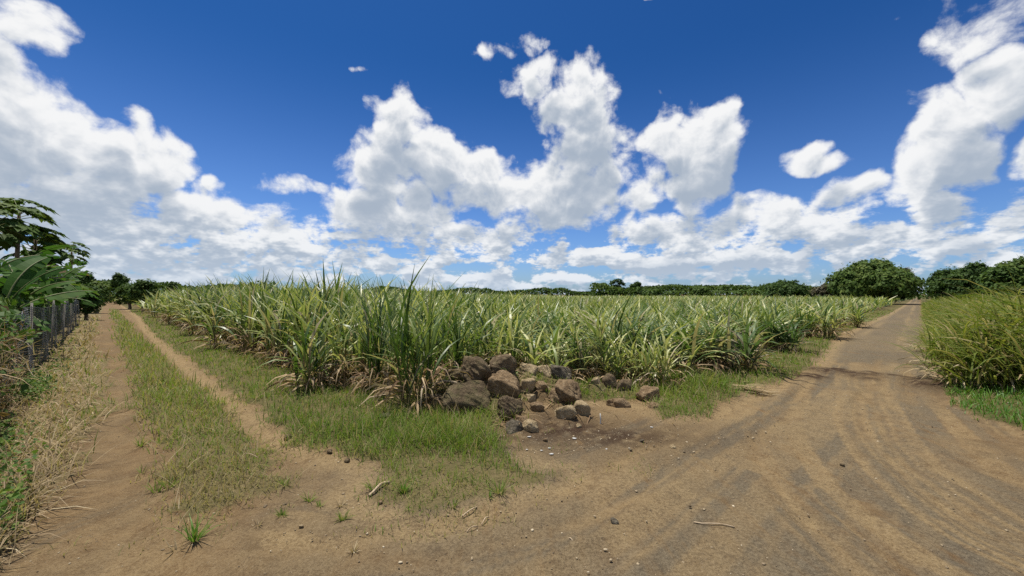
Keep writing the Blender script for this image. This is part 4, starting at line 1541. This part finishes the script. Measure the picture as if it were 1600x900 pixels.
# ------------------------------------------------------------------ papaya trees
def papaya(label, px, ytop, ybase_n, Y, crown_r, seed, tiers=1, lean=0.0, fruit=False):
    rg = np.random.default_rng(seed)
    top = at(px, ytop, Y)
    H = top[2] - .12 * crown_r
    e = link('papaya_tree', None, None, (top[0] - lean, Y, 0), label, 'papaya tree', "papaya trees behind the fence")
    t, g, p_ = Geo(), Geo(), Geo()
    v, q = tube([(0, 0, -.1), (lean * .3, 0, H * .4), (lean * .7, 0, H * .75), (lean, 0, H)], [.10, .085, .07, .05], 6)
    t.add(v, q, (.5, .5, 0))
    nl = 15 * tiers
    for k in range(nl):
        f = (k + .5) / nl
        a = k * 2.4 + rg.normal(0, .2)
        el = R(62 - 85 * f)
        h0 = H - f * .55 * tiers
        o = np.array([lean * (h0 / H), 0, h0])
        L = crown_r * (.55 + .45 * math.sin(PI * min(1, f * .9 + .25))) * rg.uniform(.8, 1.1)
        dr = np.array([math.cos(a) * math.cos(el), math.sin(a) * math.cos(el), math.sin(el)])
        tip = o + dr * L * .62 + np.array([0, 0, -.04])
        v, q = tube([o, (o + tip) / 2 + np.array([0, 0, .05]), tip], [.016, .013, .010], 4)
        p_.add(v, q, (.5, .5, 0))
        # palmate blade: seven pointed, notched lobes
        out = np.array([math.cos(a), math.sin(a), -.35 - .35 * f])
        out /= np.linalg.norm(out)
        sid = np.array([-math.sin(a), math.cos(a), 0])
        nrm = np.cross(out, sid)
        tone = np.clip(rg.normal(.5, .18), 0, 1)
        lr = crown_r * .46 * rg.uniform(.8, 1.15)
        for m_ in range(7):
            b = (m_ - 3) * .62
            dl = out * math.cos(b) + sid * math.sin(b)
            ds = -out * math.sin(b) + sid * math.cos(b)
            ll = lr * (1 - .11 * abs(m_ - 3))
            drop = -nrm * 0 + np.array([0, 0, -.16 * ll])
            q0, q1, q2, q3 = tip, tip + dl * ll * .55 + ds * ll * .24 + drop * .3, tip + dl * ll + drop * 1.6, tip + dl * ll * .55 - ds * ll * .24 + drop * .3
            g.add([q0, q1, q2, q3], [(0, 1, 2, 3)], (tone, .5, 0))
            for sg in (1, -1):
                q4 = tip + dl * ll * .72 + ds * sg * ll * .34 + drop
                g.add([tip + dl * ll * .35, tip + dl * ll * .50 + ds * sg * ll * .2, q4, tip + dl * ll * .66], [(0, 1, 2, 3)], (tone, .5, 0))
    link('trunk', t.mesh('trunk', MAT['bark']), e)
    link('leaf_stalks', p_.mesh('leaf_stalks', MAT['green_stem']), e)
    link('crown', g.mesh('crown', MAT['tree_mid'], False), e)
    if fruit:
        for k in range(5):
            a = k * 1.3
            fo = rock_mesh('fruit', .10, .10, .17, 900 + k, 3, MAT['green_stem'], 2)
            link('fruit', fo, e, (lean + .11 * math.cos(a), .11 * math.sin(a), H - .42 - .1 * (k % 2)))
    return e


papaya("small papaya standing alone right of the big ones, over the fence", 112, 388, 0, 30, 1.25, 1, 1, fruit=True)
papaya("tallest papaya with broad layered crown at the left border", 30, 325, 0, 16.5, 1.3, 2, 1, lean=.1, fruit=True)
papaya("lower papaya with drooping leaf tiers right of the tallest one", 56, 366, 0, 17.5, 1.25, 3, 2, lean=.15)
papaya("papaya cut by the left border, next to the tallest one", -4, 334, 0, 15.5, 1.4, 4, 1)


# ------------------------------------------------------------------ banana plants
def banana(label, px, py_top, Y, seed, H=2.6, nleaf=8, LL=1.9, rot=0.0, dead=1, stiff=1.0):
    rg = np.random.default_rng(seed)
    b0 = at(px, py_top, Y)
    H = b0[2]
    e = link('banana_plant', None, None, (b0[0], Y, 0), label, 'banana plant', "banana plants behind the fence")
    t, g = Geo(), Geo()
    hs = H * .62
    v, q = tube([(0, 0, -.1), (.02, 0, hs * .5), (.03, .02, hs)], [.14, .11, .07], 6)
    t.add(v, q, (.5, .5, 0))
    link('stem', t.mesh('stem', MAT['green_stem']), e)
    for k in range(nleaf + dead):
        isdead = k >= nleaf
        a = rot + k * 2.4 + rg.normal(0, .25)
        el = R(80 - 6.5 * k) if not isdead else R(10)
        L = LL * rg.uniform(.8, 1.1) * (.75 if isdead else 1)
        pts, d = [np.array([.03, .02, hs - .05 * k])], el
        bend = rg.uniform(.05, .13) * stiff if not isdead else .35
        ns = 14
        for s in range(ns):
            d -= bend
            pts.append(pts[-1] + np.array([math.cos(a) * math.cos(d), math.sin(a) * math.cos(d), math.sin(d)]) * L / ns)
        sid = np.array([-math.sin(a), math.cos(a), 0])
        lf, rib = Geo(), Geo()
        v, q = tube(pts, np.linspace(.028, .006, ns + 1), 4)
        rib.add(v, q, (.8, .5, 1.0 if isdead else 0))
        tone = np.clip(rg.normal(.5, .2), 0, 1)
        roll = rg.normal(0, .35)
        for sd in (1, -1):
            tear = 0.0
            for s in range(2, ns):
                p0, p1 = pts[s], pts[s + 1]
                f0, f1 = (s - 2) / (ns - 2), (s - 1) / (ns - 2)
                wf = lambda f: .235 * math.sin(PI * min(.97, .12 + .86 * f)) ** .55 * (LL / 1.9)
                if rg.random() < .6:
                    tear = rg.normal(0, .42)
                tn = (p1 - p0) / np.linalg.norm(p1 - p0)
                up = np.cross(tn, sid)
                up = up if up[2] > 0 else -up
                ang = -.35 * sd * 0 + .25 - .5 * (1 if not isdead else 2.2) + tear + roll * sd
                wv = sid * sd * math.cos(ang) + up * math.sin(ang)
                gap = .06 if abs(tear) > .2 else 0.0
                lf.add([p0, p1 - (p1 - p0) * gap, p1 + wv * wf(f1) + tn * .05, p0 + wv * wf(f0) + tn * .05], [(0, 1, 2, 3)],
                       (np.clip(tone + rg.normal(0, .07), 0, 1), .5, rg.uniform(.7, 1) if isdead else float(rg.random() < .015)))
        lo = link('dead_leaf' if isdead else 'leaf', lf.mesh('banana_leaf', MAT['banana'], False), e)
        link('midrib', rib.mesh('midrib', MAT['green_stem'] if not isdead else MAT['bark']), lo)
    return e


banana("big banana plant with broad level leaves under the tall papayas", 22, 372, 12.5, 11, LL=2.1, rot=.3, nleaf=9, dead=1)
banana("banana plant with a split light green leaf arching over the fence", 72, 425, 14.5, 12, LL=1.5, rot=1.2, nleaf=7, dead=0)
banana("banana plant with a hanging brown dead leaf near the fence top", 30, 415, 10.8, 13, LL=1.5, rot=2.2, nleaf=7, dead=2)
banana("banana plant cut by the left border behind the creeper", -30, 380, 10.5, 14, LL=2.0, rot=.9, nleaf=8, dead=1)
banana("young banana plant beneath the small papaya", 100, 440, 22, 15, LL=1.6, rot=.2, nleaf=6, dead=0)
banana("tall banana plant half hidden behind the lower papaya", 84, 392, 21, 17, LL=1.9, rot=.6, nleaf=8, dead=0)
banana("banana plant low at the left border beside the dead vines", 6, 420, 9.6, 18, LL=1.7, rot=1.9, nleaf=8, dead=0)
banana("banana plant behind the big one, leaves tilted upright", 52, 382, 17, 16, LL=2.0, rot=2.9, nleaf=8, dead=0)


# ------------------------------------------------------------------ wire fence with creeper
FN = -1.12          # fence line (offset along NL)


def fpt(s, off=0.0, z=0.0):
    p = UL * s + NL * (FN + off)
    return np.array([p[0], p[1], z])


def build_fence():
    e = link('wire_fence', None, None, fpt(16), "grey wire mesh fence on thin posts running along the farm track", 'fence')
    base = fpt(16)
    n = Nodes('fence_wire')
    wire = n.finish(n.principled(n.mix(n.noise(3, 3, .5, n.obj()), (.12, .12, .115), (.27, .27, .26)), .5, spec=.5))
    post = plain_mat('fence_post', (.16, .15, .14), (.27, .25, .22), 5, .85, .4, .01)
    S0, S1, H = 6.5, 34.0, 1.40
    def ztop(s):
        return H + .05 * math.sin(s * 1.1)
    for i, s in enumerate(np.arange(S0 + 2.4, S1 + .1, 4.6)):
        v, q = tube([fpt(s, 0, -.2) - base, fpt(s, random.uniform(-.04, .04), ztop(s) + .08) - base], [.022, .02], 6)
        g = Geo()
        g.add(v, q, (.5, .5, 0))
        link('post', g.mesh('post', post), e)
    # woven mesh: knots every 6 cm
    w = Geo()
    off = lambda s, z: .05 * math.sin(s * 2.1 + z * 2) + .03 * math.sin(s * 5.3)
    nrm = np.array([NL[0], NL[1], 0])
    for z in np.arange(.03, H, .045):
        ss = np.arange(S0, S1 + .01, .28)
        a = np.array([fpt(s, off(s, z) + .03, z * ztop(s) / H) for s in ss]) - base
        up = np.array([0, 0, .0065])
        m = len(ss)
        for dv in (up, nrm * .006):
            v = np.stack([a - dv, a + dv], 1).reshape(-1, 3)
            k = np.arange(m - 1) * 2
            w.add(v, np.stack([k, k + 1, k + 3, k + 2], 1), (.5, .5, 0))
    ul3 = np.array([UL[0], UL[1], 0])
    for s in np.arange(S0, S1, .055):
        zz = np.linspace(.03, H, 5)
        a = np.array([fpt(s, off(s, z) + .03, z * ztop(s) / H) for z in zz]) - base
        for dv in (ul3 * .006,):
            v = np.stack([a - dv, a + dv], 1).reshape(-1, 3)
            k = np.arange(4) * 2
            w.add(v, np.stack([k, k + 1, k + 3, k + 2], 1), (.5, .5, 0))
    link('wire_mesh', w.mesh('wire_mesh', wire, False), e)


build_fence()


def leaf_mass(name, label, cat, P, size, mat, tone, nrm=None, dry=None, kind=None, asp=.75):
    nr_ = rng.normal(0, .6, P.shape) + (np.array([NL[0], NL[1], .7]) if nrm is None else nrm)
    v, q, c = leaf_cards(P, nr_, size, np.clip(tone, 0, 1), asp, dry)
    link(name, mesh_np(name, v, q, c, MAT[mat]), label=label, cat=cat, kind=kind)


def build_left():
    # creeper draped over the near part of the fence
    m = 15000
    s = 5.4 + 8.5 * rng.random(m) ** 1.3
    z = 1.55 * rng.random(m) ** .75
    lim = np.interp(s, [5.4, 8, 9, 10, 14], [1.85, 1.75, 1.5, 1.2, 1.0]) * (.8 + .4 * fbm(s * 1.2, s * 0, 4, 3))
    low = np.interp(s, [5.4, 8.0, 9.0, 10, 14], [0, .0, .7, 1.2, 1.4])
    k = (z < lim) & (z > low * (.6 + .8 * fbm(s * 2, s * 0, 6, 2))) & (fbm(s * 2.4, z * 2.4, 14, 3) > .40)
    s, z = s[k], z[k]
    off = rng.normal(-.05, .14, len(s)) + .10 * (fbm(s * 2, z * 2, 12, 2) - .5) * 2
    P = UL[None] * s[:, None] + NL[None] * (FN + off)[:, None]
    P = np.column_stack([P, z])
    dryf = (rng.random(len(s)) < .10 + .35 * (z < .8) * (s < 8)) * 1.0
    leaf_mass('creeper', "green creeper smothering the near end of the wire fence", 'creeper', P, rng.uniform(.05, .13, len(s)), 'weed', rng.normal(.45, .22, len(s)), dry=dryf)
    # dead brown vine stems hanging on the near fence
    m = 2600
    s = 5.2 + 4.2 * rng.random(m)
    P = UL[None] * s[:, None] + NL[None] * (FN + .05 + rng.normal(0, .10, m))[:, None]
    P = np.column_stack([P, rng.uniform(.05, 1.15, m)])
    v, q, c = strips(P, rng.uniform(0, 6.28, m), rng.uniform(.15, .5, m), .009, rng.uniform(-1.5, 1.4, m), rng.normal(0, 1.2, m), 3, rng.random(m), 0.0)
    v[:, 2] = np.maximum(v[:, 2], 0)
    link('dead_vines', mesh_np('dead_vines', v, q, c, MAT['cane_dry']), label="tangle of dead brown vine stems on the near fence", cat='vines', kind='stuff')
    # thicket behind the fence
    m = 46000
    s = np.exp(rng.uniform(math.log(6), math.log(40), m))
    d = rng.random(m) ** 1.2
    off = -.35 - 2.6 * d
    hh = (1.5 + .9 * sstep(d, .1, .7)) * (.65 + .7 * fbm(s * .6, off * 1.2, 18, 3))
    z = hh * rng.random(m) ** .45
    P = UL[None] * s[:, None] + NL[None] * (FN + off)[:, None]
    P = np.column_stack([P, z])
    leaf_mass('thicket', "dense leafy undergrowth behind the wire fence below the bananas", 'undergrowth', P, rng.uniform(.07, .16, m) * (1 + s * .025), 'weed', rng.normal(.35, .22, m) + .25 * (z > 1.2), kind='stuff')
    # broad leaved weeds at the foot of the fence and in the near left corner
    m = 14000
    s = np.exp(rng.uniform(math.log(3.0), math.log(14), m))
    off = rng.normal(.22, .16, m)
    near = s < 5.6
    off = np.where(near, rng.uniform(-.5, .72, m), off)
    P = UL[None] * s[:, None] + NL[None] * (FN + off)[:, None]
    x, y = P[:, 0], P[:, 1]
    kk = fbm(x * 1.6, y * 1.6, 19, 3) > np.where(near, .53, .54)
    x, y, s = x[kk], y[kk], s[kk]
    z = height(x, y) + .26 * rng.random(len(x)) ** .8 * (.4 + fbm(x * 2, y * 2, 20, 2))
    leaf_mass('weeds', "leafy green weeds at the foot of the fence and left corner", 'weeds', np.column_stack([x, y, z]), rng.uniform(.025, .055, len(x)), 'weed', rng.normal(.55, .25, len(x)), nrm=np.array([.2, -.2, 1.0]), kind='stuff')


build_left()


# ------------------------------------------------------------------ small things on the ground
def tuft(px, py, hpx, n, mat, lab, flat=0.0, wpx=None):
    p = gp(px, py)
    h = hpx / FOC * p[1] * 1.15
    r0 = (wpx or hpx * .5) / FOC * p[1] * .5
    a = rng.uniform(0, 2 * PI, n)
    rr = r0 * np.sqrt(rng.random(n))
    P = np.stack([rr * np.cos(a), rr * np.sin(a) * .6, np.full(n, -.01)], 1)
    v, q, c = strips(P, a + rng.normal(0, .4, n), h * rng.uniform(.55, 1.25, n), rng.uniform(.004, .008, n), rng.uniform(.8, 1.45, n) - flat, rng.uniform(.1, 1.2, n), 3,
                     rng.normal(.55, .2, n).clip(0, 1), (rng.random(n) < .15) * 1.0)
    link('grass_tuft', mesh_np('grass_tuft', v, q, c, MAT[mat], True), None, (p[0], p[1], float(height(p[:1], p[1:2])[0])), lab, 'grass tuft', "grass tufts on the bare soil")


for a in [
        (303, 848, 34, 46, 'grass_lush', "bright green grass tuft nearest the camera at the end of the strip"),
        (276, 862, 22, 12, 'hay', "thin pale sprout left below the bright green nearest tuft"),
        (244, 768, 20, 22, 'grass', "pale tuft on the soil left of the grass strip, left of a pair"),
        (264, 764, 20, 24, 'grass', "pale tuft on the soil left of the grass strip, right of a pair"),
        (220, 694, 16, 26, 'grass', "small pale tuft in the left rut beside the strip"),
        (221, 735, 12, 10, 'grass', "tiny sprout in the left rut below the small pale tuft"),
        (403, 826, 12, 18, 'hay', "flat straw coloured tuft on bare soil right of the strip's end"),
        (441, 810, 14, 30, 'grass', "small low tuft on bare soil near the strip's end"),
        (447, 758, 18, 26, 'grass', "tuft at the right corner of the grass strip"),
        (484, 780, 16, 26, 'grass', "spreading weed tuft between the strip and the verge tongue"),
        (500, 790, 10, 20, 'grass', "low green weed just right below the spreading weed tuft"),
        (532, 790, 14, 22, 'hay', "dry tan tuft between the strip and the verge tongue"),
        (535, 814, 16, 44, 'grass', "dark round tuft alone on the bare soil"),
        (586, 770, 24, 30, 'grass', "upright tuft at the left tip of the verge tongue"),
        (630, 775, 18, 46, 'grass_lush', "bright green tuft at the lower edge of the verge tongue"),
        (707, 796, 16, 24, 'grass', "light green tuft at the bottom of the verge tongue"),
        (780, 776, 24, 46, 'grass', "dark grey green tuft at the right side of the verge tongue"),
        (764, 784, 14, 18, 'grass_lush', "small light tuft left of the dark grey green one"),
        (552, 864, 14, 18, 'hay', "thin dry sprout by the sandy tyre mark at the bottom"),
        (206, 640, 14, 16, 'grass', "small weed in the far part of the left rut")]:
    tuft(*a)

STICK = plain_mat('dry_stick', (.30, .22, .13), (.46, .36, .24), 20, .8, .3, .004)
WHITE = plain_mat('white_plastic', (.40, .39, .36), (.55, .54, .51), 14, .6, .2, .003)


def stick(name, a, b, rad, lab, cat, bendz=.02, mat=None, nodes=5):
    p0, p1 = gp(*a), gp(*b)
    L = np.linalg.norm(p1 - p0)
    dv = (p1 - p0)
    side = np.array([-dv[1], dv[0], 0]) / L
    pts = []
    for i in range(nodes + 1):
        f = i / nodes
        p = p0 + dv * f + side * L * .04 * math.sin(f * 5 + a[0])
        p[2] = float(height(p[:1], p[1:2])[0]) + rad + bendz * math.sin(PI * f)
        pts.append(p)
    o = pts[0].copy()
    rr = [rad * (1.25 if i in (0, nodes) else 1) for i in range(nodes + 1)]
    v, q = tube([p - o for p in pts], rr, 6)
    link(name, mesh_np(name, v, q, np.tile([.5, .5, 0], (len(v), 1)), mat or STICK, True), None, o, lab, cat)


stick('cane_stick', (576, 780), (608, 763), .011, "broken pale cane stick lying left of the verge tongue", 'stick')
stick('twig', (1084, 813), (1148, 824), .004, "thin dry twig lying across the junction soil", 'twig', .015)
stick('twig', (724, 812), (745, 796), .005, "short dry twig at the bottom of the verge tongue", 'twig')
stick('twig', (730, 834), (746, 826), .004, "small twig on the soil below the verge tongue", 'twig')
stick('twig', (752, 822), (764, 812), .004, "splintered straw bit near the sandy road edge", 'twig')
stick('twig', (887, 848), (896, 852), .004, "tiny straw bit on the bottom middle of the junction", 'twig')
stick('twig', (378, 712), (405, 716), .004, "pale straw lying across the right rut", 'twig')


def straw_pile():
    c = gp(1172, 612)
    n = 150
    f = rng.random(n)
    along = np.array([.75, -.15])
    P = np.stack([c[0] + rng.normal(0, .10, n), c[1] + rng.normal(0, .10, n), np.full(n, .0)], 1)
    P[:, 2] = height(P[:, 0], P[:, 1]) + .10 * rng.random(n) ** 2
    v, q, cc = strips(P - c, rng.normal(-.35, .28, n) + PI * (rng.random(n) < .4), rng.uniform(.18, .42, n), rng.uniform(.008, .016, n), rng.uniform(-.08, .25, n), rng.uniform(0, .5, n), 3, rng.random(n), 0)
    v[:, 2] = np.maximum(v[:, 2], .012)
    link('straw_pile', mesh_np('straw_pile', v, q, cc, MAT['hay']), None, c, "small pile of dry straw at the grass edge of the road", 'straw')


straw_pile()


def scrap(px, py, w, lab, mat=WHITE, group="white scraps below the stone pile", tall=False):
    p = gp(px, py)
    s = w / FOC * p[1] * .75
    rg = np.random.default_rng(int(px * 3 + py))
    n = 6
    pts = [(s * .5 * rg.uniform(.5, 1) * math.cos(2 * PI * k / n), s * .4 * rg.uniform(.4, 1) * math.sin(2 * PI * k / n), s * rg.uniform(.0, .10)) for k in range(n)]
    v = np.array(pts + [(a, b, c + .004) for a, b, c in pts])
    q = [(0, 1, 2, 3), (0, 3, 4, 5), (6, 9, 8, 7), (6, 11, 10, 9)] + [(k, k + 6, (k + 1) % n + 6, (k + 1) % n) for k in range(n)]
    link('plastic_scrap', mesh_np('plastic_scrap', v, np.array(q), None, mat), None, (p[0], p[1], float(height(p[:1], p[1:2])[0]) + .006), lab, 'litter', group)


for a in [(827, 683, 12, "white scrap touching the lowest front stones"), (858, 700, 9, "crumpled white scrap in the middle of the litter patch"), (846, 704, 8, "white scrap left of the crumpled middle one"),
          (862, 709, 12, "largest flat white scrap at the bottom of the litter patch"), (823, 702, 7, "small white scrap at the left of the litter patch"), (898, 685, 12, "thin pale scrap right of the litter patch"),
          (948, 702, 7, "white speck on bare soil far right of the litter patch"), (1018, 668, 9, "pale scrap on the soil below the far right block")]:
    scrap(*a)
scrap(1577, 638, 8, "small white scrap in the bright grass right of the road", group=None)

# upright white stake beside the pale block
p = gp(938, 663)
v, q = tube([(0, 0, -.03), (.004, 0, .07), (.0, .004, .135)], [.008, .008, .007], 6)
link('white_stake', mesh_np('white_stake', v, q, None, WHITE), None, (p[0], p[1], float(height(p[:1], p[1:2])[0])), "thin white stake stuck in the soil right of the tan stones", 'stake')
